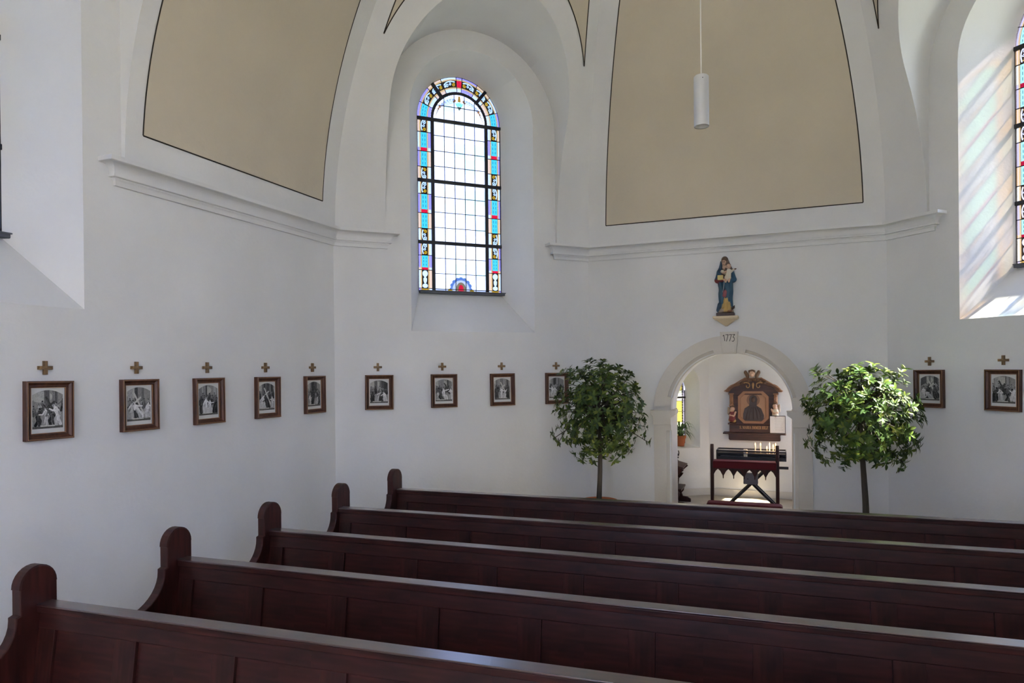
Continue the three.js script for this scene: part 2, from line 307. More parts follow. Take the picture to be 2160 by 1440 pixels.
// sRGB tones of the glass itself (dense painted glass lets little light through)
const GL = { cyan: '#2f8890', cyanD: '#174f58', red: '#9c0f22', gold: '#8a6a14', goldD: '#5b4207', lav: '#6c6494', white: '#8f97a0', peach: '#9c8468', dark: '#16120c', scroll: '#8fa6bc', pale: '#a2a9ab' };
const GL_PALE = { cyan: '#86b09a', cyanD: '#47685c', red: '#8c1022', gold: '#a8843c', goldD: '#6d4f1c', lav: '#9a8f9c', white: '#b0aca4', peach: '#b89a78', dark: '#2a2016', scroll: '#b4b4bc', pale: '#a2a9ab' }; // lighter, ambered glass of the right window
function scroll(x, cx, cy, w, h, flip, GL) { // an acanthus scroll with a gold eye
  x.save(); x.translate(cx, cy); x.scale(1, flip ? -1 : 1);
  x.fillStyle = GL.dark; x.fillRect(-w / 2, -h / 2, w, h);
  x.lineCap = 'round'; const sp = (cx, cy, r, a0, turn, lw, col) => { x.strokeStyle = col; x.lineWidth = lw; x.beginPath(); for (let k = 0; k <= 20; k++) { const t = k / 20, a = a0 + turn * t, q = r * (1 - 0.78 * t); x[k ? 'lineTo' : 'moveTo'](cx + Math.cos(a) * q, cy + Math.sin(a) * q); } x.stroke(); };
  x.strokeStyle = GL.scroll; x.lineWidth = w * 0.17; x.beginPath(); x.moveTo(-w * 0.3, -h * 0.38); x.bezierCurveTo(-w * 0.5, -h * 0.05, -w * 0.42, h * 0.25, -w * 0.05, h * 0.4); x.stroke();
  sp(w * 0.06, h * 0.2, w * 0.3, 2.2, -7.5, w * 0.13, GL.scroll); sp(-w * 0.02, -h * 0.02, w * 0.24, 3.3, 6.5, w * 0.11, GL.scroll); x.fillStyle = GL.white; x.beginPath(); x.ellipse(w * 0.22, h * 0.38, w * 0.16, h * 0.07, 0.5, 0, 7); x.fill();
  sp(w * 0.1, -h * 0.27, w * 0.28, 3.6, 7.2, w * 0.14, GL.gold);
  x.restore();
}
function borderStrip(x, w, h, cells, GL) { // cells bottom to top in metres [kind, y0, y1], total length len
  const len = cells[cells.length - 1][2], Y = (m) => h - m / len * h;
  cells.forEach(([kind, a, b], i) => {
    const y = Y(b), hh = Y(a) - Y(b), cx = w * 0.5, cy = y + hh / 2, pw = w * 0.42;
    x.fillStyle = [GL.lav, GL.white, GL.peach, GL.lav][i % 4]; x.fillRect(0, y, w * 0.22, hh);
    x.fillStyle = [GL.white, GL.peach, GL.white, GL.lav, GL.white][i % 5]; x.fillRect(w * 0.78, y, w * 0.22, hh);
    x.fillStyle = GL.gold; x.fillRect(w * 0.2, y, w * 0.6, hh); x.fillStyle = GL.peach; x.fillRect(w * 0.235, y, w * 0.53, hh); x.fillStyle = GL.goldD; x.fillRect(w * 0.265, y, w * 0.47, hh);
    if (kind === 's' || kind === 'S') scroll(x, cx, cy, pw, hh, kind === 'S', GL);
    if (kind === 'c') { x.fillStyle = GL.cyan; x.fillRect(cx - pw / 2, y, pw, hh); x.fillStyle = GL.cyanD; for (const s of [-0.22, 0.22]) for (const q of [0.14, 0.42, 0.7]) x.fillRect(cx + s * pw - pw * 0.05, y + hh * q, pw * 0.1, hh * 0.17); }
    if (kind === 'r') { x.fillStyle = GL.red; x.fillRect(cx - pw / 2, y, pw, hh); x.fillStyle = '#5c0714'; for (let k = 0; k < 4; k++) { x.beginPath(); x.arc(cx - pw * 0.36 + k * pw * 0.24, cy, pw * 0.06, 0, 7); x.fill(); } }
    if (kind === 'x') { x.strokeStyle = GL.gold; x.lineWidth = w * 0.07; x.beginPath(); x.moveTo(cx - pw / 2, y); x.lineTo(cx + pw / 2, y + hh); x.moveTo(cx + pw / 2, y); x.lineTo(cx - pw / 2, y + hh); x.stroke(); }
    if (kind === 'o') { x.fillStyle = GL.dark; x.fillRect(cx - pw / 2, y, pw, hh); x.fillStyle = GL.scroll; x.beginPath(); x.ellipse(cx, y + hh * 0.2, pw * 0.45, hh * 0.17, 0, 0, 7); x.fill(); x.beginPath(); x.ellipse(cx, y + hh * 0.52, pw * 0.3, hh * 0.22, 0, 0, 7); x.fill(); x.beginPath(); x.ellipse(cx, y + hh * 0.86, pw * 0.45, hh * 0.12, 0, 0, 7); x.fill(); x.fillStyle = GL.dark; for (const s of [-1, 1]) { x.beginPath(); x.arc(cx + s * pw * 0.26, y + hh * 0.4, pw * 0.12, 0, 7); x.fill(); } }
  });
}
const WY = { b: 3.19, bars: [3.87, 4.71, 5.55], s: 5.57, half: 0.613, rise: 0.63, in: 0.37, br: 0.045 };
const side = []; // border cells of one side, from the sill up to the springing
for (const [k, d] of [['x', 0.05], ['o', 0.25], ['r', 0.035], ['c', 0.165], ['S', 0.18]]) side.push([k, (side.at(-1)?.[2] ?? 0), (side.at(-1)?.[2] ?? 0) + d]);
for (let s = 0; s < 2; s++) for (const [k, d] of [['s', 0.185], ['c', 0.21], ['r', 0.05], ['c', 0.21], ['S', 0.185]]) side.push([k, side.at(-1)[2], side.at(-1)[2] + d]);
const SL = side.at(-1)[2], ARCL = Math.PI * 0.505;
const arcCells = []; for (const [k, d] of [['c', 0.17], ['s', 0.19], ['s', 0.2], ['s', 0.2], ['r', 0.075], ['S', 0.2], ['S', 0.2], ['S', 0.19], ['c', 0.17]]) arcCells.push([k, arcCells.at(-1)?.[2] ?? 0, (arcCells.at(-1)?.[2] ?? 0) + d]);
{ const f = ARCL / arcCells.at(-1)[2]; for (const c of arcCells) { c[1] *= f; c[2] *= f; } }
M.glassSide = glassMat(canvasTex(128, 1536, (x, w, h) => borderStrip(x, w, h, side, GL)), 0.215);
M.glassSidePale = glassMat(canvasTex(128, 1536, (x, w, h) => borderStrip(x, w, h, side, GL_PALE)), 0.18);
M.glassArc = glassMat(canvasTex(128, 1024, (x, w, h) => borderStrip(x, w, h, arcCells, GL)), 0.215);
M.glassArcPale = glassMat(canvasTex(128, 1024, (x, w, h) => borderStrip(x, w, h, arcCells, GL_PALE)), 0.18);
const CW = 2 * WY.in, CH = WY.s + WY.in - WY.b;
M.glassMid = glassMat(canvasTex(512, 2048, (x, w, h) => {
  const px = (m) => m / CW * w, py = (m) => h - m / CH * h;
  for (let i = 0; i < 5; i++) for (let j = 0; j < 14; j++) {
    const t = rnd(), a = t < 0.22 ? [188, 218, 216] : t < 0.5 ? [218, 226, 236] : [232, 238, 242]; x.fillStyle = `rgb(${a})`; x.fillRect(i * w / 5, py((j + 1) * 0.21 + 0.05), w / 5 + 1, px(0.3));
  }
  // garland under the arch: paired scrolls with berries, hanging husks and a middle pendant
  const c = w / 2; x.lineCap = 'round';
  for (const s of [-1, 1]) {
    x.fillStyle = '#7c84a4'; for (let k = 0; k < 7; k++) { const t = k / 6; x.beginPath(); x.ellipse(c + s * (58 + t * 130), py(CH - 0.085 - 0.1 * t * t), 26 - 8 * t, 17 - 4 * t, s * (0.3 + t), 0, 7); x.fill(); }
    x.strokeStyle = '#b9c6d8'; x.lineWidth = 5; for (let k = 0; k < 5; k++) { const t = k / 4, ax = c + s * (70 + t * 108), ay = py(CH - 0.085 - 0.09 * t * t); for (const r of [6, 13]) { x.beginPath(); x.arc(ax, ay, r, 0.4, 4.4); x.stroke(); } }
    x.strokeStyle = '#3c3428'; x.lineWidth = 2.5; x.beginPath(); x.moveTo(c + s * 40, py(CH - 0.1)); x.bezierCurveTo(c + s * 90, py(CH - 0.15), c + s * 140, py(CH - 0.13), c + s * 205, py(CH - 0.22)); x.stroke();
    x.fillStyle = '#7a4f24'; for (const [dx, dy, r] of [[44, 0.085, 11], [58, 0.1, 8], [196, 0.2, 12], [208, 0.225, 9]]) { x.beginPath(); x.arc(c + s * dx, py(CH - dy), r, 0, 7); x.fill(); }
    x.fillStyle = '#54452c'; for (let k = 0; k < 6; k++) { x.beginPath(); x.ellipse(c + s * (212 + k * 6), py(CH - 0.24 - k * 0.02), 6 - k * 0.6, 9 - k, s * 0.4, 0, 7); x.fill(); }
  }
  x.fillStyle = '#86601a'; x.beginPath(); x.moveTo(c - 8, py(CH - 0.015)); x.lineTo(c + 8, py(CH - 0.015)); x.lineTo(c + 16, py(CH - 0.095)); x.lineTo(c - 16, py(CH - 0.095)); x.fill();
  x.fillStyle = '#6db0bd'; for (let k = -2; k <= 2; k++) { x.beginPath(); x.ellipse(c + k * 13, py(CH - 0.125) + Math.abs(k) * 5, 8, 24, k * 0.22, 0, 7); x.fill(); }
  x.fillStyle = '#4c5644'; for (const [dx, dy] of [[-9, 0.175], [9, 0.175], [0, 0.195]]) { x.beginPath(); x.arc(c + dx, py(CH - dy), 11, 0, 7); x.fill(); }
  // shell ornament at the sill
  x.fillStyle = '#868e96'; x.fillRect(0, py(0.05), w, px(0.05));
  x.fillStyle = '#425a80'; for (let k = 0; k < 9; k++) { const a = Math.PI * k / 8; x.beginPath(); x.arc(c + Math.cos(a) * 92, py(0.05) - Math.sin(a) * 105, 24, 0, 7); x.fill(); }
  x.fillStyle = '#8d9498'; x.beginPath(); x.ellipse(c, py(0.04), 88, 104, 0, 0, 7); x.fill(); x.fillStyle = '#5c543c'; x.beginPath(); x.ellipse(c, py(0.05), 50, 75, 0, 0, 7); x.fill();
  x.fillStyle = '#9c0f22'; x.beginPath(); x.ellipse(c, py(0.05), 26, 50, 0, 0, 7); x.fill();
  x.fillStyle = '#6e540a'; for (const s of [-1, 1]) { x.beginPath(); x.arc(c + s * 110, py(0.028), 22, 0, 7); x.fill(); }
}), 0.155);
M.glassMidClear = M.glassMid.clone(); M.glassMidClear.color = lin(0.52, 0.52, 0.52); M.glassMidBlue = M.glassMid.clone(); M.glassMidBlue.color = lin(0.05, 0.07, 0.11); // panes set clearer at right, dimmer and bluer at left to tune room light
function setUv(g, f) { const p = g.attributes.position, uv = new Float32Array(p.count * 2); for (let i = 0; i < p.count; i++) uv.set(f(p.getX(i), p.getY(i)), i * 2); g.setAttribute('uv', new THREE.BufferAttribute(uv, 2)); return g; }
const flat = (pts) => new THREE.ShapeGeometry(new THREE.Shape(pts.map((p) => new THREE.Vector2(...p))));
function buildWindow() {
  const w = new THREE.Group(), bars = [], iron = (g, n = 'iron_bar') => mesh(n, g, M.iron, w), cames = [];
  // iron frame between the middle and the border, saddle bars
  const rI = WY.in, rM = rI + WY.br / 2;
  for (const s of [-1, 1]) iron(box(WY.br, WY.s - WY.b, 0.03, s * rM, (WY.s + WY.b) / 2, 0, 0.004));
  iron(clean(new THREE.TorusGeometry(rM, WY.br / 2, 6, 36, Math.PI).scale(1, 1, 0.7).translate(0, WY.s, 0)), 'iron_arch');
  for (const y of WY.bars) iron(box(2 * WY.half, 0.045, 0.034, 0, y, 0.002, 0.004));
  for (const a of [0.87, Math.PI - 0.87]) iron(bar([Math.cos(a) * rI, WY.s + Math.sin(a) * rI, 0], [Math.cos(a) * WY.half, WY.s + Math.sin(a) * WY.rise, 0], 0.045, 0.03));
  // middle panes
  const cuts = [WY.b]; for (let y = WY.b + 0.05; y < WY.bars[0] - 0.05; y += 0.21) cuts.push(y);
  for (let k = 0; k < 2; k++) for (let j = 0; j < 4; j++) cuts.push(WY.bars[k] + j * 0.21);
  cuts.push(WY.bars[2], WY.bars[2] + 0.21, WY.s + rI);
  const top = (x) => WY.s + Math.sqrt(Math.max(0, rI * rI - x * x));
  for (let j = 0; j + 1 < cuts.length; j++) for (let i = 0; i < 5; i++) {
    const x0 = -rI + i * CW / 5, x1 = x0 + CW / 5, y0 = cuts[j], pts = [];
    for (let k = 0; k <= 6; k++) { const x = x0 + (x1 - x0) * k / 6, t = Math.min(cuts[j + 1], top(x)); if (t > y0 + 0.004) pts.push([x, t]); }
    if (pts.length < 2) continue;
    const g = flat([[pts[0][0], y0], ...pts, [pts.at(-1)[0], y0]]);
    mesh('pane', setUv(g, (x, y) => [(x + rI) / CW, (y - WY.b) / CH]), M.glassMid, w);
  }
  for (let i = 1; i < 5; i++) { const x = -rI + i * CW / 5; cames.push(box(0.008, top(x) - WY.b, 0.01, x, (top(x) + WY.b) / 2, 0, 0)); }
  for (const y of cuts.slice(1, -1)) { const hw = y > WY.s ? Math.sqrt(rI * rI - (y - WY.s) ** 2) : rI; cames.push(box(2 * hw, 0.008, 0.01, 0, y, 0, 0)); }
  // border panes
  const bi = rI + WY.br, bw = WY.half - bi;
  for (const s of [-1, 1]) side.forEach(([k, a, b]) => {
    const g = flat([[bi, WY.b + a], [WY.half, WY.b + a], [WY.half, WY.b + b], [bi, WY.b + b]]);
    setUv(g, (x, y) => [(WY.half - x) / bw, (y - WY.b) / SL]); if (s < 0) g.scale(-1, 1, 1);
    mesh('border_pane', g, M.glassSide, w); if (k !== 'r') { cames.push(box(bw, 0.008, 0.01, s * (bi + bw / 2), WY.b + b, 0, 0)); }
  });
  for (const s of [-1, 1]) cames.push(box(0.012, WY.s - WY.b, 0.012, s * (WY.half - 0.005), (WY.s + WY.b) / 2, 0, 0));
  arcCells.forEach(([k, a, b]) => {
    const a0 = a / ARCL * Math.PI, a1 = b / ARCL * Math.PI, n = 6, pos = [], uv = [], idx = [];
    for (let i = 0; i <= n; i++) { const an = a0 + (a1 - a0) * i / n; for (const [rx, ry, u] of [[bi, bi, 1], [WY.half, WY.rise, 0]]) { pos.push(Math.cos(an) * rx, WY.s + Math.sin(an) * ry, 0); uv.push(u, an / Math.PI); } }
    for (let i = 0; i < n; i++) idx.push(i * 2, i * 2 + 1, i * 2 + 3, i * 2, i * 2 + 3, i * 2 + 2);
    const g = new THREE.BufferGeometry(); g.setAttribute('position', new THREE.Float32BufferAttribute(pos, 3)); g.setAttribute('uv', new THREE.Float32BufferAttribute(uv, 2)); g.setIndex(idx); g.computeVertexNormals();
    mesh('border_pane', g, M.glassArc, w);
    cames.push(bar([Math.cos(a1) * bi, WY.s + Math.sin(a1) * bi, 0], [Math.cos(a1) * WY.half, WY.s + Math.sin(a1) * WY.rise, 0], 0.008));
  });
  mesh('lead_came', join(cames), M.lead, w);
  mesh('ledge', join(box(1.25, 0.035, 0.07, 0.02, WY.b - 0.005, 0.03, 0.008), box(1.25, 0.012, 0.09, 0.02, WY.b + 0.014, 0.035, 0.004)), M.ledge, w);
  return w;
}
const winProto = buildWindow();
[[FR.slantL, UCB, 'stained glass window in the left slanting wall, wholly in view'], [FR.slantR, UCD, 'stained glass window cut off by the right edge, with sunlit sill'],
  [FR.left, UCA, 'stained glass window cut off by the left edge of the picture']].forEach(([fr, u, label], i) => {
  const w = i ? winProto.clone() : winProto, [x, z] = onWall(fr, u, -0.565); if (i) for (const c of w.children) if (c.name === 'pane') c.material = i === 1 ? M.glassMidClear : M.glassMidBlue; else if (i === 1 && c.name === 'border_pane') c.material = c.material === M.glassArc ? M.glassArcPale : M.glassSidePale; w.name = 'window_' + (i + 1); w.position.set(x, 0, z); w.rotation.y = fr.turn; scene.add(w); w.userData = { kind: 'structure', label, category: 'window' };
});
M.clearGlass = glassMat(null); M.clearGlass.color = lin(0.92, 0.92, 0.92);
{ // clear windows added out of view behind the viewer, sized for the room light
  const big = (dy, h = 0.98) => {
    const w = new THREE.Group(), yb = 1.3, ysp = 5.4 + dy, edge = (x) => ysp + Math.sqrt(Math.max(0, h * h - x * x)), n = 5;
    for (let i = 0; i < 4; i++) for (let j = 0; j < n; j++) {
      const x0 = -h + i * h / 2, x1 = x0 + h / 2, y0 = yb + (ysp - yb) * j / (n - 1), y1 = j < n - 1 ? yb + (ysp - yb) * (j + 1) / (n - 1) : 99, pts = [];
      for (let k = 0; k <= 6; k++) { const x = x0 + (x1 - x0) * k / 6, t = Math.min(y1, edge(x)); if (t > y0 + 0.003) pts.push([x, t]); }
      if (pts.length > 1) mesh('pane', flat([[pts[0][0], y0], ...pts, [pts.at(-1)[0], y0]]), M.clearGlass, w);
    }
    for (let i = 1; i < 4; i++) { const x = -h + i * h / 2; mesh('iron_bar', box(0.03, edge(x) - yb, 0.03, x, (edge(x) + yb) / 2, 0, 0), M.iron, w); }
    for (let j = 1; j < n; j++) mesh('iron_bar', box(2 * h, 0.03, 0.03, 0, yb + (ysp - yb) * j / (n - 1), 0, 0), M.iron, w);
    return w;
  };
  const hi = big(0, 0.68), mid = big(-0.4, 0.56);
  [ [hi, FR.right, -UCA3, 'added clear window in the right wall behind the viewer, lighting the room'], [mid, FR.front, 0, 'added clear window in the end wall behind the viewer, sized for the room light']].forEach(([p, fr, u, label], i) => {
    const w = p.clone(), [x, z] = onWall(fr, u, -0.52); w.name = 'window_' + (4 + i); w.position.set(x, 0, z); w.rotation.y = fr.turn; scene.add(w); w.userData = { kind: 'structure', label, category: 'window' };
  });
}
console.log('windows');

// ------------------------------------------------------------------ side chapel behind the arch
const NB = { z: -6.93, x0: -0.46, x1: 0.98, h: 2.95 };
{
  const dg = 0.56, dl = 0.95; // angle and length of the slanting chapel walls
  const pL = [NB.x0 - dl * Math.cos(dg), NB.z + dl * Math.sin(dg)], pR = [NB.x1 + dl * Math.cos(dg), NB.z + dl * Math.sin(dg)];
  const hole = (c) => ({ outer: archPts(c, 0.37, 0.79, 1.82, 0.4, 16), inner: archPts(c, 0.24, 0.84, 1.74, 0.32, 16), out: archPts(c, 0.36, 0.75, 1.74, 0.45, 16), d: 0.31 });
  const nw = (name, label, pos, turn, geo) => wallMesh(name, label, { pos, turn }, geo);
  nw('wall_chapel_back', 'pale wall of the side chapel behind the altar shrine', [0, 0, NB.z], 0, wallGeo(NB.x0, NB.x1, 0, NB.h, 0.4, 0.12, 0.12));
  nw('wall_chapel_left', 'pale wall of the side chapel with a small arched window', [NB.x0, 0, NB.z], dg, wallGeo(-dl, 0, 0, NB.h, 0.4, 0.12, 0.12, [hole(-0.53)]));
  nw('wall_chapel_right', 'pale right wall of the side chapel with a small window hidden from view', [NB.x1, 0, NB.z], -dg, wallGeo(0, dl, 0, NB.h, 0.4, 0.12, 0.12, [{ outer: archPts(0.48, 0.44, 0.8, 2.0, 0.46, 16), inner: archPts(0.48, 0.4, 0.9, 1.95, 0.42, 16), d: 0.31 }]));
  nw('wall_chapel_side_left', 'short side wall of the side chapel on the left', [pL[0], 0, 0], Math.PI / 2, wallGeo(RZ + 0.3, -pL[1], 0, NB.h, 0.4, 0, 0.12));
  nw('wall_chapel_side_right', 'short side wall of the side chapel on the right', [pR[0], 0, 0], -Math.PI / 2, wallGeo(pR[1], -RZ - 0.3, 0, NB.h, 0.4, 0.12, 0));
  tagS(mesh('ceiling_chapel', box(4.2, 0.2, 2.9, 0.26, NB.h + 0.1, -6.25, 0), M.plaster, scene), 'flat ceiling of the side chapel');
  tagS(mesh('baseboard_chapel', join(box(NB.x1 - NB.x0, 0.115, 0.025, (NB.x0 + NB.x1) / 2, 0.0575, NB.z + 0.0125, 0.004),
    box(dl, 0.115, 0.025, -dl / 2, 0.0575, 0.0125, 0.004).rotateY(dg).translate(NB.x0, 0, NB.z), box(dl, 0.115, 0.025, dl / 2, 0.0575, 0.0125, 0.004).rotateY(-dg).translate(NB.x1, 0, NB.z)), M.stone, scene), 'low grey plinth along the foot of the side chapel wall');
  const yl = { a: glassMat(null), b: glassMat(null), c: glassMat(null) }; yl.a.color = lin(0.115, 0.09, 0.018); yl.b.color = lin(0.16, 0.155, 0.12); const dim = glassMat(null, 0.62); yl.c.color = lin(0.05, 0.045, 0.06);
  const small = new THREE.Group(), edge = (x) => 1.74 + 0.32 * Math.sqrt(Math.max(0, 1 - (x / 0.24) ** 2));
  const xs = [-0.24, -0.2, 0, 0.2, 0.24], yy = [0.84, 1.02, 1.2, 1.38, 1.56, 1.74, 2.06], cm = [];
  for (let j = 0; j + 1 < yy.length; j++) for (let i = 0; i < 4; i++) {
    const pts = []; for (let k = 0; k <= 5; k++) { const x = xs[i] + (xs[i + 1] - xs[i]) * k / 5, t = Math.min(yy[j + 1], edge(x)); if (t > yy[j] + 0.003) pts.push([x, t]); }
    if (pts.length > 1) mesh('pane', flat([[pts[0][0], yy[j]], ...pts, [pts.at(-1)[0], yy[j]]]), i === 0 || i === 3 ? yl.c : (i + j) % 3 ? yl.a : yl.b, small);
  }
  for (const x of xs) cm.push(box(0.008, edge(x) - 0.84, 0.01, x, (edge(x) + 0.84) / 2, 0, 0));
  for (const x of [-0.2, 0.2]) for (let y = 0.86; y < 1.84; y += 0.045) cm.push(box(0.018, 0.022, 0.012, x, y, 0, 0)); // beaded dark edge
  for (const y of yy.slice(1, -1)) cm.push(box(0.48, 0.007, 0.01, 0, y, 0, 0));
  mesh('lead_came', join(cm), M.lead, small);
  for (const y of [1.11, 1.62]) mesh('iron_bar', box(0.5, 0.03, 0.03, 0, y, 0.01, 0.003), M.iron, small);
  { const [px, pz] = onWall({ pos: [NB.x0, 0, NB.z], turn: dg }, -0.53, -0.305); small.name = 'window_7'; small.position.set(px, 0, pz); small.rotation.y = dg; scene.add(small); small.userData = { kind: 'structure', label: 'small yellow glazed window of the side chapel behind the potted plant', category: 'window' }; }
  { const w = struct('window_8', 'clear arched window hidden behind the right pillar, enlarged to light the side chapel', [...onWall({ pos: [NB.x1, 0, NB.z], turn: -dg }, 0.48, -0.305)].toSpliced(1, 0, 0), -dg), e2 = (x) => 1.95 + 0.42 * Math.sqrt(Math.max(0, 1 - (x / 0.4) ** 2));  // unseen window, made larger and clear to brighten the side chapel
    for (let i = 0; i < 2; i++) for (let j = 0; j < 3; j++) { const x0 = -0.4 + i * 0.4, y0 = 0.9 + j * 0.45, pts = []; for (let k = 0; k <= 8; k++) { const x = x0 + 0.05 * k, t = Math.min(j < 2 ? y0 + 0.45 : 9, e2(x)); if (t > y0 + 0.003) pts.push([x, t]); } mesh('pane', flat([[pts[0][0], y0], ...pts, [pts.at(-1)[0], y0]]), dim, w); }
    mesh('iron_bar', box(0.025, 1.47, 0.025, 0, 1.635, 0, 0), M.iron, w); for (const y of [1.35, 1.8]) mesh('iron_bar', box(0.8, 0.025, 0.025, 0, y, 0, 0), M.iron, w); }
}
// stone frame of the arch
{
  const d = struct('door_1', 'arched stone door frame with a dated keystone', [DC, 0, -RZ]), F = 0.045, ri = DH - 0.01, ro = 0.985, ch = 0.06;
  const prof = (cham) => cham ? [[ri, -0.1], [ri, F - ch], [ri + 0.012, F - ch + 0.002], [ri + ch, F - 0.012], [ri + ch + 0.004, F], [ro, F], [ro, -0.02]] : [[ri, -0.1], [ri, F - 0.003], [ri + 0.001, F - 0.001], [ri + 0.003, F], [ri + ch + 0.004, F], [ro, F], [ro, -0.02]];
  const arcGeo = (a0, a1, cham) => { const q = [], n = 20, pr = prof(cham); const at = (a, [r, w]) => [Math.cos(a) * r, DS + Math.sin(a) * r, w];
    for (let i = 0; i < n; i++) { const p = a0 + (a1 - a0) * i / n, s = a0 + (a1 - a0) * (i + 1) / n; for (let j = 0; j + 1 < pr.length; j++) q.push([at(p, pr[j]), at(s, pr[j]), at(s, pr[j + 1]), at(p, pr[j + 1])]); }
    const cap = (a) => q.push(pr.slice(0, -1).map((c) => at(a, c))); cap(a0); cap(a1); return toCreasedNormals(uvBox(tris(q)), 0.4); };
  const A1 = 0.22, A2 = Math.PI / 2 - 0.25, A3 = Math.PI / 2 - 0.115;
  for (const s of [0, 1]) { const m = (a) => s ? Math.PI - a : a; mesh('arch_stone', join(arcGeo(m(0), m(A1), false), arcGeo(m(A1), m(A2), true), arcGeo(m(A2), m(A3), false)), M.stone, d); }
  const post = (y0, y1, cham, s) => { const q = [], pr = prof(cham).map(([x, w]) => [s * x, w]); for (let j = 0; j + 1 < pr.length; j++) q.push([[pr[j][0], y0, pr[j][1]], [pr[j][0], y1, pr[j][1]], [pr[j + 1][0], y1, pr[j + 1][1]], [pr[j + 1][0], y0, pr[j + 1][1]]]); for (const y of [y0, y1]) q.push(pr.slice(0, -1).map((c) => [c[0], y, c[1]])); return toCreasedNormals(uvBox(tris(q)), 0.3); };
  for (const s of [1, -1]) {
    mesh('pilaster', join(post(0, 0.3, false, s), post(0.3, 1.28, true, s), post(1.28, 1.37, false, s)), M.stone, d);
    // the inner face of the jamb behind the stone frame
    mesh('jamb', box(0.012, 1.55, CT - 0.06, s * (DH - 0.005), 0.775, -CT / 2 - 0.02, 0), M.stone, d);
    const cap = [[ri - 0.005, 1.36], [ro + 0.004, 1.36], [ro + 0.004, 1.455], [ro + 0.012, 1.475], [ro + 0.036, 1.505], [ro + 0.04, 1.555], [ri - 0.07, 1.555], [ri - 0.066, 1.505], [ri - 0.02, 1.475], [ri - 0.005, 1.455]].map(([x, y]) => [s * x, y]);
    mesh('capital', ext(s > 0 ? cap : cap.reverse(), 0.24, 0.004).translate(0, 0, -0.14), M.stone, d);
  }
  const key = mesh('keystone', ext([[-0.088, 2.3], [0.088, 2.3], [0.112, 2.585], [-0.112, 2.585]], 0.12, 0.006).translate(0, 0, -0.03), M.stone, d);
  const face = mesh('keystone_panel', ext([[-0.072, 2.315], [0.072, 2.315], [0.094, 2.57], [-0.094, 2.57]], 0.012, 0.004).translate(0, 0, 0.084), M.stone, key);
  const strokes = [[[-0.075, 2.528], [-0.062, 2.545], [-0.05, 2.465]], [[-0.042, 2.545], [-0.008, 2.548], [-0.03, 2.46]], [[0, 2.545], [0.034, 2.548], [0.008, 2.46]], [[0.042, 2.545], [0.074, 2.549], [0.05, 2.512], [0.066, 2.505], [0.068, 2.478], [0.054, 2.458], [0.036, 2.464]]];
  const num = []; for (const st of strokes) for (let k = 0; k + 1 < st.length; k++) num.push(bar([...st[k], 0.1], [...st[k + 1], 0.1], 0.0075, 0.004));
  mesh('carved_date', join(num), M.line, key).userData = { label: 'dark painted date 1773' };
}
console.log('chapel');

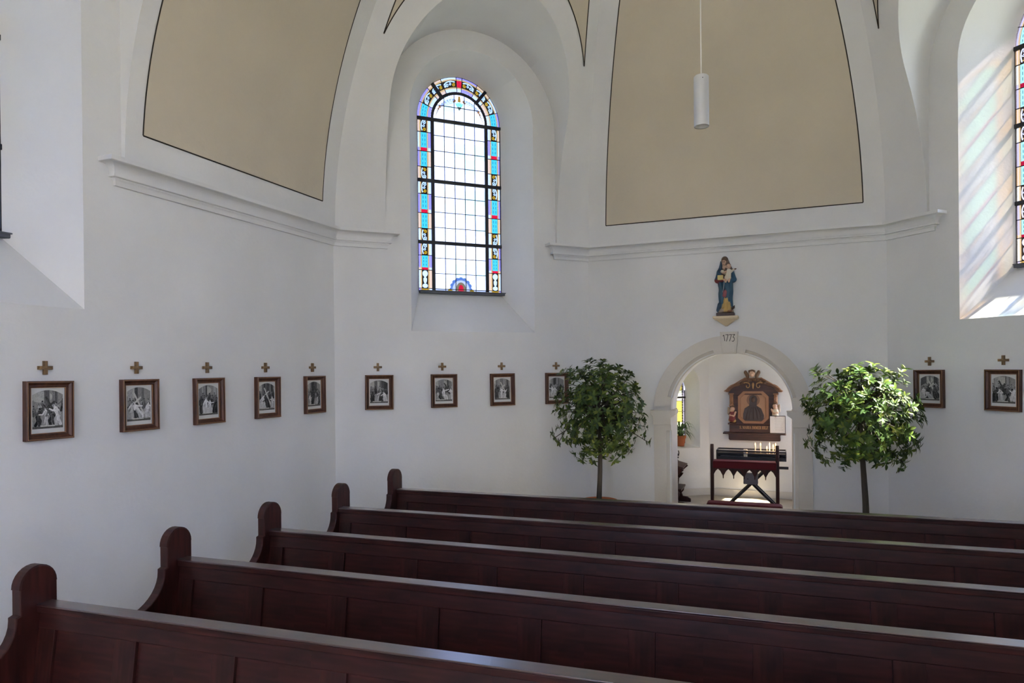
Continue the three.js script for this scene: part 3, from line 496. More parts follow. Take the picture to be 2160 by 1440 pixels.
// ------------------------------------------------------------------ pews
{
  const L = 5.86, t = 0.05;
  // end panel outline in (z, y): straight post with rounded head, sweeping arm, foot
  const prof = [[-0.06, 0], [-0.05, 0.5], [0.0, 0.88]];
  for (let k = 0; k <= 14; k++) { const a = Math.PI - Math.PI * k / 14; prof.push([0.095 + 0.095 * Math.cos(a), 1.055 + 0.095 * Math.sin(a)]); }
  prof.push([0.19, 0.925], [0.212, 0.918]);
  for (let k = 0; k <= 10; k++) { const a = k / 10 * Math.PI / 2; prof.push([0.212 + 0.25 * (1 - Math.cos(a)), 0.9 - 0.2 * Math.sin(a)]); }
  prof.push([0.485, 0.695], [0.5, 0.675], [0.495, 0.65], [0.465, 0.635], [0.44, 0.58], [0.43, 0.5], [0.44, 0.2], [0.47, 0.06], [0.47, 0]);
  const endGeo = ext(prof.map(([z, y]) => [z, y]), t, 0.006).rotateY(-Math.PI / 2); // x of the shape becomes +z, depth becomes -x
  endGeo.translate(t, 0, 0);
  const head = []; for (let k = 0; k <= 14; k++) { const a = Math.PI * k / 14; head.push([0.0965 + 0.0985 * Math.cos(a), 1.05 + 0.103 * Math.sin(a)]); } for (let k = 14; k >= 0; k--) { const a = Math.PI * k / 14; head.push([0.095 + 0.09 * Math.cos(a), 1.045 + 0.09 * Math.sin(a)]); }
  const headGeo = ext(head, t + 0.004, 0.002).rotateY(-Math.PI / 2).translate(t + 0.002, 0, 0);
  const n = 10, m = (L - 2 * t) / n, pw = m - 0.13;
  const stile = box(0.13, 0.286, 0.026, 0, 0.6675, 0, 0.0015), panel = (() => { // recessed panel with a raised middle
    const w = pw / 2 + 0.005, h = 0.145, a = 0.03; const q = [], z0 = -0.004, z1 = -0.0035, P = [[-w, -h], [w, -h], [w, h], [-w, h]], I = [[-w + a, -h + a], [w - a, -h + a], [w - a, h - a], [-w + a, h - a]];
    for (let k = 0; k < 4; k++) { const j = (k + 1) % 4; q.push([[...P[k], z0], [...P[j], z0], [...I[j], z1], [...I[k], z1]]); } q.push(I.map((p) => [...p, z1]));
    return toCreasedNormals(uvBox(tris(q)).translate(0, 0.6675, 0), 0.1); })();
  const labels = ['nearest dark wooden pew, its left post lowest in the picture', 'second nearest dark wooden pew', 'middle one of the five dark wooden pews', 'fourth dark wooden pew from the viewer', 'farthest dark wooden pew, in front of the two potted trees'];
  for (let i = 0; i < 5; i++) {
    const p = thing('church_pew', labels[i], 'pew', [-2.93, 0, 2.323 - 0.8625 * i + [0, 0, 0.025, 0.015, 0][i]], [0.064, 0.052, 0.048, 0.053, 0.046][i], 'pews in a row');
    const dz = [-0.04, -0.035, -0.005, 0.03, -0.035][i]; // the backs sit a little differently between the posts
    mesh('end_panel', endGeo, M.pewV, p); mesh('post_cap', headGeo, M.pewV, p);
    const e2 = mesh('end_panel', endGeo, M.pewV, p), h2 = mesh('post_cap', headGeo, M.pewV, p); e2.position.x = h2.position.x = L - t;
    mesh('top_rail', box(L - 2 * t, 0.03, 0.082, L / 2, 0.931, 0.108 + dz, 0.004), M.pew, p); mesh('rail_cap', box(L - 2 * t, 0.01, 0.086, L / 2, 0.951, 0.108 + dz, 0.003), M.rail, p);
    const b = new THREE.Group(); b.name = 'backrest'; p.add(b); b.position.set(0, 0.922, 0.115 + dz); b.rotation.x = -0.13;
    const put = (nm, g, mat, x, y) => { const o = mesh(nm, g, mat, b); o.position.set(x, y - 0.9, 0); return o; };
    put('rail', box(L - 2 * t, 0.09, 0.03, L / 2, 0.855, 0, 0.004), M.pew, 0, 0); put('rail', box(L - 2 * t, 0.1, 0.034, L / 2, 0.475, 0, 0.004), M.pew, 0, 0);
    put('backing', box(L - 2 * t, 0.48, 0.012, L / 2, 0.66, -0.016, 0), M.pew, 0, 0);
    for (let k = 0; k <= n; k++) put('stile', stile, M.pewV, t + k * m + (k === 0 ? 0.05 : k === n ? -0.05 : 0), 0);
    for (let k = 0; k < n; k++) put('panel', panel, M.pew, t + (k + 0.5) * m, 0);
    mesh('seat', box(L - 2 * t, 0.028, 0.36, L / 2, 0.452, 0.3, 0.008), M.pew, p);
    mesh('seat_board', box(L - 2 * t, 0.12, 0.025, L / 2, 0.378, 0.44, 0.004), M.pew, p);
    for (const x of [0.3, 0.5, 0.7]) mesh('leg', box(0.05, 0.44, 0.36, L * x, 0.22, 0.2, 0.004), M.pewV, p);
  }
}
// ------------------------------------------------------------------ framed prints with brass crosses
{
  const W = 0.345, H = 0.428, fw = 0.046;
  const molding = (() => { // mitred stepped moulding
    const pr = [[0, 0], [0, 0.044], [0.004, 0.048], [0.012, 0.048], [0.014, 0.036], [0.03, 0.022], [0.032, 0.026], [0.038, 0.026], [0.04, 0.018], [0.05, 0.014], [0.05, 0.004]];
    const C = [[-1, -1], [1, -1], [1, 1], [-1, 1]], ring = (o) => C.map(([a, b]) => [a * (W / 2 - o[0]), b * (H / 2 - o[0]), o[1]]), q = [];
    for (let j = 0; j + 1 < pr.length; j++) { const a = ring(pr[j]), b = ring(pr[j + 1]); for (let k = 0; k < 4; k++) { const l = (k + 1) % 4; q.push([a[k], a[l], b[l], b[k]]); } }
    return toCreasedNormals(uvBox(tris(q)), 0.4); })();
  const fillet = (o, z) => { const C = [[-1, -1], [1, -1], [1, 1], [-1, 1]], g = []; for (let k = 0; k < 4; k++) { const a = C[k], b = C[(k + 1) % 4], x = W / 2 - o, y = H / 2 - o; g.push(bar([a[0] * x, a[1] * y, z], [b[0] * x, b[1] * y, z], 0.003)); } return join(g); };
  const gilt = join(fillet(0.008, 0.048), fillet(0.048, 0.016));
  const back = box(W - 0.01, H - 0.01, 0.006, 0, 0, 0.004, 0);
  const crossGeo = ext([[-0.013, -0.05], [0.013, -0.05], [0.013, -0.013], [0.05, -0.013], [0.05, 0.013], [0.013, 0.013], [0.013, 0.05], [-0.013, 0.05], [-0.013, 0.013], [-0.05, 0.013], [-0.05, -0.013], [-0.013, -0.013]], 0.02, 0.004);
  const sheet = new THREE.PlaneGeometry(W - 2 * fw + 0.004, H - 2 * fw + 0.004).translate(0, 0, 0.0085);
  function figure(x, cx, base, h, lean, tone, rnd2) { // an engraved draped figure in one of several poses
    const g = (v) => { v = Math.max(12, Math.min(232, Math.round(v))); return `rgb(${v},${v},${v})`; }, R = (a, b) => a + (b - a) * rnd2(), s = rnd2() < 0.5 ? -1 : 1;
    x.save(); x.translate(cx, base); x.rotate(lean); x.lineCap = x.lineJoin = 'round';
    const hip = [R(-0.05, 0.05) * h, -0.46 * h], neck = [s * R(0.02, 0.14) * h, -0.8 * h], kn = s * R(0.02, 0.16) * h;
    const limb = (w, t, ...p) => { x.strokeStyle = g(t); x.lineWidth = w * h; x.beginPath(); x.moveTo(p[0][0], p[0][1]); for (let k = 1; k < p.length; k++) x.lineTo(p[k][0], p[k][1]); x.stroke(); };
    limb(0.15, tone - 45, [hip[0] - 0.04 * h, hip[1]], [kn - 0.1 * h, -0.24 * h], [-0.12 * h, 0]); limb(0.14, tone - 5, hip, [kn + 0.06 * h, -0.24 * h], [0.08 * h, -0.02 * h]);
    if (rnd2() < 0.65) { x.fillStyle = g(tone - 25); x.beginPath(); x.moveTo(neck[0] - 0.1 * h, neck[1]); x.bezierCurveTo(-0.3 * h, -0.5 * h, -0.22 * h, -0.2 * h, -0.24 * h, -0.01 * h); x.lineTo(0.17 * h, -0.01 * h); x.bezierCurveTo(0.1 * h, -0.3 * h, 0.2 * h, -0.55 * h, neck[0] + 0.1 * h, neck[1]); x.fill(); }
    limb(0.24, tone, hip, [(hip[0] + neck[0]) / 2, -0.62 * h], [neck[0], neck[1] + 0.07 * h]); limb(0.07, tone - 70, [hip[0] - s * 0.09 * h, hip[1] + 0.02 * h], [neck[0] - s * 0.09 * h, neck[1] + 0.1 * h]);
    for (let k = 0; k < 4; k++) { const a = R(-0.12, 0.12) * h; x.strokeStyle = g(tone + (k % 2 ? 45 : -60)); x.lineWidth = R(0.012, 0.03) * h; x.beginPath(); x.moveTo(a * 0.5 + neck[0] * 0.4, -0.55 * h); x.quadraticCurveTo(a * 1.8, -0.3 * h, a * 1.3 + kn * 0.4, -0.05 * h); x.stroke(); }
    for (const q of [-1, 1]) { const e = [neck[0] + q * R(0.12, 0.24) * h, neck[1] + R(0.1, 0.24) * h]; limb(0.075, tone + 30, [neck[0] + q * 0.08 * h, neck[1] + 0.06 * h], e, [e[0] + s * R(0.02, 0.22) * h, e[1] + R(-0.16, 0.14) * h]); }
    x.fillStyle = g(tone + 40); x.beginPath(); x.ellipse(neck[0] + s * 0.02 * h, neck[1] - 0.07 * h, 0.06 * h, 0.08 * h, s * 0.3, 0, 7); x.fill(); x.fillStyle = g(tone - 90); x.beginPath(); x.ellipse(neck[0] - s * 0.02 * h, neck[1] - 0.11 * h, 0.065 * h, 0.055 * h, 0, 0, 7); x.fill();
    x.restore();
  }
  const print = (k) => canvasTex(220, 288, (x, w, h) => {
    let s = k * 977 + 11; const r2 = () => { s = (s * 16807) % 2147483647; return s / 2147483647; };
    x.fillStyle = '#d2d3d0'; x.fillRect(0, 0, w, h);
    x.save(); x.beginPath(); const l = 15, rgt = w - 15, tp = 15, bt = h - 32; x.moveTo(l, bt); x.lineTo(l, tp + 34); x.quadraticCurveTo(w / 2, tp - 26, rgt, tp + 34); x.lineTo(rgt, bt); x.closePath(); x.clip();
    x.fillStyle = '#8e8e8a'; x.fillRect(0, 0, w, h); x.fillStyle = '#b4b4ae'; x.beginPath(); x.ellipse(70 + r2() * 80, 60, 70, 34, 0, 0, 7); x.fill();
    for (let i = 0; i < 5; i++) { const v = 50 + r2() * 120; x.fillStyle = `rgb(${v},${v},${v})`; x.fillRect(l + r2() * 150, tp, 18 + r2() * 22, 120 + r2() * 40); }
    for (let i = 0; i < 8; i++) figure(x, l + 12 + i * 24 + r2() * 8, 150 + r2() * 30, 62 + r2() * 22, (r2() - 0.5) * 0.3, 40 + r2() * 110, r2);
    if (k % 3) { x.strokeStyle = k % 2 ? '#3a3a38' : '#c8c8c2'; x.lineWidth = 13; x.beginPath(); const a = 60 + r2() * 60; x.moveTo(a, 60); x.lineTo(a + 80, 210); x.moveTo(a + 55, 90); x.lineTo(a - 10, 140); x.stroke(); }
    for (let i = 0; i < 4; i++) figure(x, l + 25 + i * 46 + r2() * 14, 232 + r2() * 10, 96 + r2() * 38, (r2() - 0.5) * (i === 2 ? 1.4 : 0.5), [215, 45, 190, 70, 225][(i + k) % 5], r2);
    x.fillStyle = '#55554f'; x.fillRect(0, bt - 14, w, 14); x.fillStyle = '#c9c9c2'; x.fillRect(20 + r2() * 60, bt - 20, 90, 8);
    x.lineWidth = 1; for (let i = 0; i < 900; i++) { const v = r2() < 0.6 ? 25 : 215, px = l + r2() * (rgt - l), py = tp + r2() * (bt - tp); x.strokeStyle = `rgba(${v},${v},${v},0.4)`; x.beginPath(); x.moveTo(px, py); x.lineTo(px + r2() * 10 - 5, py + r2() * 14); x.stroke(); }
    x.restore();
  });
  const spots = [[FR.left, -1.384, 'leftmost framed print on the long wall, below the cut-off window'], [FR.left, -0.633, 'second framed print from the left on the long wall'], [FR.left, 0.102, 'third framed print from the left, middle one of the long wall'], [FR.left, 0.876, 'fourth framed print from the left on the long wall'], [FR.left, 1.641, 'framed print on the long wall next to the corner'],
    [FR.slantL, -1.098, 'framed print just right of the wall corner, below the cornice end'], [FR.slantL, -0.261, 'framed print under the left half of the stained glass window'], [FR.slantL, 0.552, 'framed print under the right half of the stained glass window'], [FR.slantL, 1.365, 'framed print half hidden by the left potted tree'],
    [FR.slantR, -1.362, 'framed print right of the sunlit potted tree'], [FR.slantR, -0.576, 'rightmost framed print, near the right edge of the picture']];
  spots.forEach(([fr, u, label], k) => {
    const [x, z] = onWall(fr, u, 0.001), f = thing('framed_print', label, 'picture', [x, 1.857, z], fr.turn, 'framed black and white prints on the walls');
    f.rotation.z = (k * 37 % 5 - 2) * 0.004;
    mesh('frame', molding, M.frameWood, f); mesh('gilt_edge', gilt, M.giltEdge, f); mesh('backing', back, M.paper, f);
    mesh('print', sheet, std({ map: print(k + 1), roughness: 0.9 }), f);
    const [cx, cz] = onWall(fr, u + [-0.017, -0.019, -0.01, -0.017, -0.025, -0.012, -0.018, -0.006, -0.004, 0, 0][k], 0), c = thing('wall_cross', 'small wooden cross above the ' + label.split(',')[0], 'cross', [cx, 2.168, cz], fr.turn, 'small crosses above the framed prints');
    mesh('cross', crossGeo, M.crossWood, c);
  });
}
// ------------------------------------------------------------------ pendant lamp
{
  const l = thing('pendant_lamp', 'white glass cylinder lamp hanging on a thin cord', 'lamp', [0.104, 3.955, -0.6]), r = 0.056, h = 0.385;
  mesh('shade', lathe([[r - 0.004, 0.004], [r, 0], [r, h - 0.01], [r - 0.01, h], [0.03, h + 0.004], [0, h + 0.004]], 32), M.lampGlass, l);
  mesh('inner_tube', lathe([[r - 0.012, 0.012], [r - 0.012, h - 0.02], [0, h - 0.02]], 28), M.lampGlass, l);
  mesh('socket', cyl(0.018, 0.018, 0.09, 0, h - 0.1, 0, 16), M.whiteCord, l);
  mesh('diffuser', cyl(r - 0.013, r - 0.013, 0.004, 0, 0.03, 0, 24), M.lampGlass, l);
  mesh('cord', cyl(0.0045, 0.0045, 7.6 - 3.955 - h, 0, h, 0, 8), M.whiteCord, l);
  for (const a of [2.4, 0.3, 4.5]) mesh('screw', ball(0.004, Math.sin(a) * r, h - 0.035, Math.cos(a) * r), M.greyMetal, l);
  mesh('ceiling_rose', cyl(0.06, 0.05, 0.04, 0, 7.56 - 3.955, 0, 20), M.whiteCord, l);
}
console.log('pews, prints, lamp');
// ------------------------------------------------------------------ potted trees
{
  const leafGeo = (() => { const n = 5, pos = [], idx = [], prof = (t) => 0.2 * Math.pow(Math.sin(Math.PI * Math.pow(t, 0.9)), 0.8); // oval leaf with a shallow fold
    for (let k = 0; k <= n; k++) { const t = k / n; for (const s of [-1, 0, 1]) pos.push(s * prof(t), 0.07 * Math.abs(s) * Math.sin(Math.PI * t) - 0.16 * t * t, t); }
    for (let k = 0; k < n; k++) for (const a of [0, 1]) { const i = k * 3 + a; idx.push(i, i + 1, i + 4, i, i + 4, i + 3); }
    const g = new THREE.BufferGeometry(); g.setAttribute('position', new THREE.Float32BufferAttribute(pos, 3)); g.setIndex(idx); g.computeVertexNormals(); return clean(g); })();
  const mats = [[0.072, 0.125, 0.034], [0.115, 0.175, 0.036], [0.05, 0.088, 0.028], [0.20, 0.25, 0.045]].map((c) => phy({ color: lin(...c), roughness: 0.42, transmission: 0.35, thickness: 0, specularIntensity: 0.4 }));
  const pot = lathe([[0, 0], [0.17, 0], [0.175, 0.02], [0.225, 0.4], [0.24, 0.4], [0.245, 0.45], [0.23, 0.46], [0.22, 0.42], [0, 0.42]], 32);
  const soil = lathe([[0, 0.455], [0.12, 0.45], [0.222, 0.425]], 24);
  function tree(x, z, label, sd, c, rad, ph) {
    seed = sd; const t = thing('potted_tree', label, 'tree', [x, 0, z]);
    mesh('pot', pot, M.terracotta, t); mesh('soil', soil, M.soil, t);
    const trunkTop = c[1] + 0.12, tr = []; for (let k = 0; k <= 6; k++) { const f = k / 6; tr.push([Math.sin(f * 5 + sd) * 0.012 + c[0] * f * f * 0.6, 0.42 + (trunkTop - 0.42) * f, Math.cos(f * 4) * 0.008]); }
    mesh('trunk', (() => { const g = tube(tr, 0.031, 24, 9), p = g.attributes.position; for (let i = 0; i < p.count; i++) { const f = Math.max(0, (p.getY(i) - 0.42) / (trunkTop - 0.42)), q = tr[Math.min(6, Math.round(f * 6))]; p.setX(i, q[0] + (p.getX(i) - q[0]) * (1.12 - 0.45 * f)); p.setZ(i, q[2] + (p.getZ(i) - q[2]) * (1.12 - 0.45 * f)); } g.computeVertexNormals(); return g; })(), M.bark, t);
    const twigs = [], tips = [], C = V(...c);
    for (let k = 0; k < 6000 && tips.length < ph; k++) {
      const d = V(rr(-1, 1), rr(-1, 1), rr(-1, 1)); if (d.length() > 1 || d.length() < 0.2) continue;
      d.normalize(); const sq = Math.pow(Math.abs(d.x) ** 2.7 + Math.abs(d.y) ** 2.7 + Math.abs(d.z) ** 2.7, -1 / 2.7); d.multiplyScalar(sq); const r = 0.45 + 0.56 * Math.pow(rnd(), 0.6), bump = 1 + 0.14 * Math.sin(d.x * 5 + sd) * Math.cos(d.y * 4 + d.z * 3) + 0.08 * Math.sin(d.y * 9 + d.x * 7);
      const p = V(C.x + d.x * rad[0] * r * bump, C.y + d.y * rad[1] * r * bump, C.z + d.z * rad[2] * r * bump);
      if (tips.some((q) => q.p.distanceTo(p) < 0.06)) continue;
      tips.push({ p, d });
      if (tips.length % 3 === 0) { const st = V(tr[5][0], C.y - 0.12 + 0.25 * rnd(), tr[5][2]), mid = st.clone().lerp(p, 0.55).add(V(rr(-0.05, 0.05), rr(-0.02, 0.06), rr(-0.05, 0.05))); twigs.push(tube([st.toArray(), mid.toArray(), p.toArray()], 0.0045, 6, 4)); }
    }
    for (let k = 0; k < 6; k++) { const a = k * 1.05 + sd, e = V(C.x + Math.cos(a) * rad[0] * 0.55, C.y + 0.12 + 0.12 * Math.sin(k * 2), C.z + Math.sin(a) * rad[2] * 0.55), st = V(tr[4][0], C.y - 0.16 + 0.03 * k, tr[4][2]); twigs.push(tube([st.toArray(), st.clone().lerp(e, 0.4).add(V(0, 0.06, 0)).toArray(), e.toArray()], 0.012, 8, 5)); }
    mesh('branches', join(twigs), M.bark, t);
    const leaves = [], up = V(0, 1, 0), zax = V(0, 0, 1);
    for (const { p, d } of tips) {
      const n = 7 + Math.floor(rnd() * 4), ax = d.clone().add(V(0, 0.35, 0)).normalize(), a0 = rnd() * 7;
      const e1 = V(ax.y, ax.z, ax.x).cross(ax).normalize(), e2 = ax.clone().cross(e1);
      for (let k = 0; k < n; k++) {
        const a = a0 + k * 2.4, tilt = 0.15 + 0.6 * rnd(), dir = e1.clone().multiplyScalar(Math.cos(a)).add(e2.clone().multiplyScalar(Math.sin(a))).multiplyScalar(1).add(ax.clone().multiplyScalar(tilt)).add(V(0, -0.15 * rnd(), 0)).normalize();
        const s = V().crossVectors(ax, dir).normalize(), y = V().crossVectors(dir, s), sc = rr(0.06, 0.092);
        const q = new THREE.Matrix4().makeBasis(s, y, dir), pos = p.clone().add(ax.clone().multiplyScalar(rr(-0.03, 0.015)));
        leaves.push({ m: q.scale(V(sc, sc, sc)).setPosition(pos), d: pos.clone().add(t.position).distanceTo(camera.position), mat: Math.floor(Math.pow(rnd(), 1.5) * 4) });
      }
    }
    leaves.sort((a, b) => a.d - b.d);
    const rest = []; leaves.forEach((l, i) => { if (i < 300) { const o = mesh('leaf', leafGeo, mats[l.mat], t); o.applyMatrix4(l.m); } else rest.push(l); });
    const groups = [[], [], [], []]; for (const l of rest) groups[l.mat].push(leafGeo.clone().applyMatrix4(l.m));
    for (let k = 0; k < 4; k++) if (groups[k].length) mesh('foliage', join(groups[k]), mats[k], t).userData = { kind: 'stuff' };
  }
  tree(-1.49, -3.6, 'round-headed potted tree in shade, left of the arched opening', 31, [0.02, 1.6, 0], [0.55, 0.62, 0.54], 370);
  tree(1.5, -3.6, 'round-headed potted tree lit yellow-green by sun, right of the arch', 77, [-0.03, 1.59, 0], [0.55, 0.565, 0.52], 370);
}
console.log('trees');
// ------------------------------------------------------------------ implicit surfaces for carved figures
function carve(prims, box3, N, k = 0.012) { // prims: {a, b, ra, rb, c, s?} tapered capsules with a colour; joined smoothly
  const [c0, half] = box3, mc = new MarchingCubes(N, new THREE.MeshBasicMaterial(), false, false, 400000), f = mc.field;
  const pa = V(), ba = V(), p = V();
  const dist = (q, pr) => { pa.set(q.x - pr.a[0], q.y - pr.a[1], q.z - pr.a[2]); ba.set(pr.b[0] - pr.a[0], pr.b[1] - pr.a[1], pr.b[2] - pr.a[2]); const s = pr.s ?? [1, 1, 1]; pa.set(pa.x / s[0], pa.y / s[1], pa.z / s[2]); ba.set(ba.x / s[0], ba.y / s[1], ba.z / s[2]); const bb = ba.dot(ba), h = bb > 1e-12 ? Math.min(1, Math.max(0, pa.dot(ba) / bb)) : 0; return (pa.addScaledVector(ba, -h).length() - (pr.ra + (pr.rb - pr.ra) * h)) * Math.min(...s) + (pr.f ? pr.f(q) : 0); };
  for (let z = 0; z < N; z++) for (let y = 0; y < N; y++) for (let x = 0; x < N; x++) {
    const h = N / 2; p.set(c0[0] + (x - h) / h * half, c0[1] + (y - h) / h * half, c0[2] + (z - h) / h * half);
    let d = 9; for (const pr of prims) { const e = dist(p, pr), w = Math.max(0, k - Math.abs(d - e)) / k; d = Math.min(d, e) - w * w * k / 4; }
    f[x + y * N + z * N * N] = -d;
  }
  mc.isolation = 0; mc.update();
  const n = mc.count, pos = new Float32Array(n * 3), col = new Float32Array(n * 3);
  for (let i = 0; i < n; i++) {
    p.set(c0[0] + mc.positionArray[i * 3] * half, c0[1] + mc.positionArray[i * 3 + 1] * half, c0[2] + mc.positionArray[i * 3 + 2] * half); pos.set([p.x, p.y, p.z], i * 3);
  }
  let g = new THREE.BufferGeometry(); g.setAttribute('position', new THREE.BufferAttribute(pos, 3)); g = mergeVertices(g, 1e-5); g.computeVertexNormals();
  const P = g.attributes.position, C = new Float32Array(P.count * 3);
  for (let i = 0; i < P.count; i++) { p.fromBufferAttribute(P, i); let best = 9, c = [1, 1, 1]; for (const pr of prims) { const e = dist(p, pr) - (pr.over ?? 0); if (e < best) { best = e; c = typeof pr.c === 'function' ? pr.c(p) : pr.c; } } C.set(c, i * 3); }
  g.setAttribute('color', new THREE.BufferAttribute(C, 3)); return g;
}
M.paint = std({ color: 0xffffff, vertexColors: true, roughness: 0.55 });
const K = { blue: [0.018, 0.075, 0.125], blueD: [0.012, 0.04, 0.075], red: [0.16, 0.02, 0.025], skin: [0.56, 0.36, 0.25], gold: [0.5, 0.33, 0.10], cream: [0.62, 0.55, 0.42], hair: [0.10, 0.05, 0.025], brown: [0.06, 0.03, 0.02], stone: [0.34, 0.26, 0.19], veil: [0.12, 0.075, 0.05], yellow: [0.55, 0.46, 0.16], silver: [0.45, 0.45, 0.47], pink: [0.30, 0.09, 0.10], rust: [0.20, 0.08, 0.04] };
// ------------------------------------------------------------------ statue of a woman with a child on its bracket
{
  const b = thing('wall_bracket', 'cream wooden wall bracket carrying the painted statue', 'shelf', [0.0, 2.66, -RZ]);
  mesh('shelf_board', box(0.31, 0.03, 0.22, 0, 0.11, 0.11, 0.006), M.ivory, b); mesh('fillet', box(0.28, 0.014, 0.2, 0, 0.09, 0.1, 0.003), M.ivory, b);
  mesh('console', (() => { const q = [], y1 = 0.084, y0 = 0.002, w = 0.125, d = 0.185; const T = [[-w, y1, 0], [w, y1, 0], [w, y1, d], [-w, y1, d]], B = [[-0.014, y0, 0], [0.014, y0, 0], [0.014, y0, 0.02], [-0.014, y0, 0.02]]; for (let k = 0; k < 4; k++) { const j = (k + 1) % 4; q.push([B[k], B[j], T[j], T[k]]); } q.push(T, B); return uvBox(tris(q)); })(), M.ivory, b);
  const st = thing('statue', 'painted statue of a woman in a blue cloak holding a child', 'statue', [0.0, 2.786, -RZ + 0.115]);
  mesh('plinth', box(0.225, 0.042, 0.17, 0, 0.021, 0, 0.008), std({ color: lin(0.05, 0.025, 0.02), roughness: 0.5 }), st);
  const fold = (q) => 0.007 * Math.sin(q.x * 95 + q.y * 18) * Math.sin(q.y * 9 + 1) - 0.004 * Math.sin(Math.atan2(q.z, q.x) * 9);
  const body = [
    // rock and serpent at the feet
    { a: [-0.05, 0.06, 0.01], b: [0.05, 0.058, 0.01], ra: 0.045, rb: 0.05, c: K.stone }, { a: [-0.02, 0.075, 0.06], b: [0.04, 0.075, 0.06], ra: 0.03, rb: 0.03, c: K.stone },
    { a: [0.055, 0.08, 0.05], b: [0.1, 0.105, 0.04], ra: 0.016, rb: 0.012, c: K.brown }, { a: [0.1, 0.105, 0.04], b: [0.11, 0.13, 0.03], ra: 0.012, rb: 0.006, c: K.brown }, { a: [0.07, 0.06, 0.07], b: [0.03, 0.06, 0.085], ra: 0.014, rb: 0.012, c: K.rust }, { a: [-0.085, 0.08, 0.02], b: [-0.07, 0.15, 0.01], ra: 0.03, rb: 0.03, c: K.blueD },
    // gown hem in gold, cloak, torso
    { a: [0.015, 0.10, 0.045], b: [0.008, 0.21, 0.045], ra: 0.05, rb: 0.02, c: K.gold, f: (q) => 0.005 * Math.sin(q.x * 190), over: 0.012 },
    { a: [0.005, 0.13, 0], b: [0.0, 0.42, 0], ra: 0.078, rb: 0.092, c: K.blue, f: fold, s: [1, 1, 0.8] }, { a: [0.0, 0.42, 0], b: [0.0, 0.58, -0.01], ra: 0.095, rb: 0.062, c: (p) => p.x < -0.015 && p.y < 0.5 && p.z > 0.03 ? K.red : p.x < 0.02 && p.z > 0.02 && p.y > 0.5 ? K.veil : K.blueD, f: fold, s: [1, 1, 0.75] },
    { a: [0.03, 0.2, 0.03], b: [0.05, 0.45, 0.045], ra: 0.04, rb: 0.05, c: K.blue, f: fold }, { a: [-0.05, 0.2, 0.02], b: [-0.04, 0.4, 0.045], ra: 0.03, rb: 0.04, c: K.blue, f: fold }, { a: [-0.01, 0.26, 0.07], b: [0.0, 0.31, 0.075], ra: 0.018, rb: 0.02, c: K.pink },
    // arms
    { a: [-0.075, 0.57, 0], b: [-0.098, 0.47, 0.02], ra: 0.032, rb: 0.033, c: K.blue }, { a: [-0.098, 0.465, 0.02], b: [-0.03, 0.46, 0.085], ra: 0.034, rb: 0.022, c: K.red }, { a: [-0.03, 0.46, 0.088], b: [0.005, 0.466, 0.098], ra: 0.015, rb: 0.012, c: K.skin },
    { a: [0.075, 0.57, 0], b: [0.1, 0.47, 0.02], ra: 0.032, rb: 0.038, c: K.blue }, { a: [0.1, 0.465, 0.02], b: [0.04, 0.45, 0.09], ra: 0.034, rb: 0.022, c: K.blue },
    { a: [-0.008, 0.6, 0.005], b: [-0.012, 0.645, 0.012], ra: 0.026, rb: 0.022, c: K.skin }, { a: [-0.035, 0.575, 0.05], b: [0.0, 0.545, 0.085], ra: 0.02, rb: 0.018, c: K.cream },
    { a: [0.03, 0.66, -0.012], b: [0.062, 0.575, -0.005], ra: 0.03, rb: 0.042, c: K.veil }, { a: [-0.045, 0.65, -0.01], b: [-0.062, 0.575, -0.005], ra: 0.024, rb: 0.042, c: K.blueD },
  ];
  const headP = [ // bowed head under a veil, on a finer grid
    { a: [-0.01, 0.60, 0.004], b: [-0.012, 0.65, 0.012], ra: 0.024, rb: 0.021, c: K.skin }, { a: [-0.018, 0.668, 0.034], b: [-0.014, 0.698, 0.026], ra: 0.021, rb: 0.031, c: K.skin, s: [0.92, 1, 1] },
    { a: [-0.019, 0.690, 0.056], b: [-0.021, 0.679, 0.0625], ra: 0.0035, rb: 0.0055, c: K.skin }, { a: [-0.024, 0.666, 0.0525], b: [-0.015, 0.666, 0.0528], ra: 0.0026, rb: 0.0026, c: [0.34, 0.13, 0.10], over: 0.001 }, { a: [-0.019, 0.655, 0.046], b: [-0.019, 0.655, 0.046], ra: 0.009, rb: 0.009, c: K.skin },
    ...[-1, 1].map((s) => ({ a: [-0.018 + s * 0.0125, 0.694, 0.0535], b: [-0.018 + s * 0.0085, 0.693, 0.055], ra: 0.003, rb: 0.0025, c: [0.16, 0.09, 0.06], over: 0.0008 })), ...[-1, 1].map((s) => ({ a: [-0.018 + s * 0.017, 0.7015, 0.05], b: [-0.018 + s * 0.008, 0.703, 0.055], ra: 0.0022, rb: 0.0018, c: K.hair, over: 0.0005 })),
    { a: [-0.012, 0.722, 0.012], b: [-0.008, 0.70, -0.012], ra: 0.036, rb: 0.04, c: K.hair }, { a: [-0.006, 0.733, 0.0], b: [0.004, 0.66, -0.03], ra: 0.042, rb: 0.05, c: K.veil }, { a: [0.03, 0.715, 0.012], b: [0.045, 0.63, 0.0], ra: 0.014, rb: 0.03, c: K.veil }, { a: [-0.05, 0.705, 0.008], b: [-0.055, 0.62, 0.0], ra: 0.011, rb: 0.028, c: K.blueD }];
  mesh('figure', mergeGeometries([carve(body, [[0.005, 0.35, 0.01], 0.37], 120, 0.016), carve(headP, [[-0.005, 0.685, 0.005], 0.1], 80, 0.006)]), M.paint, st);
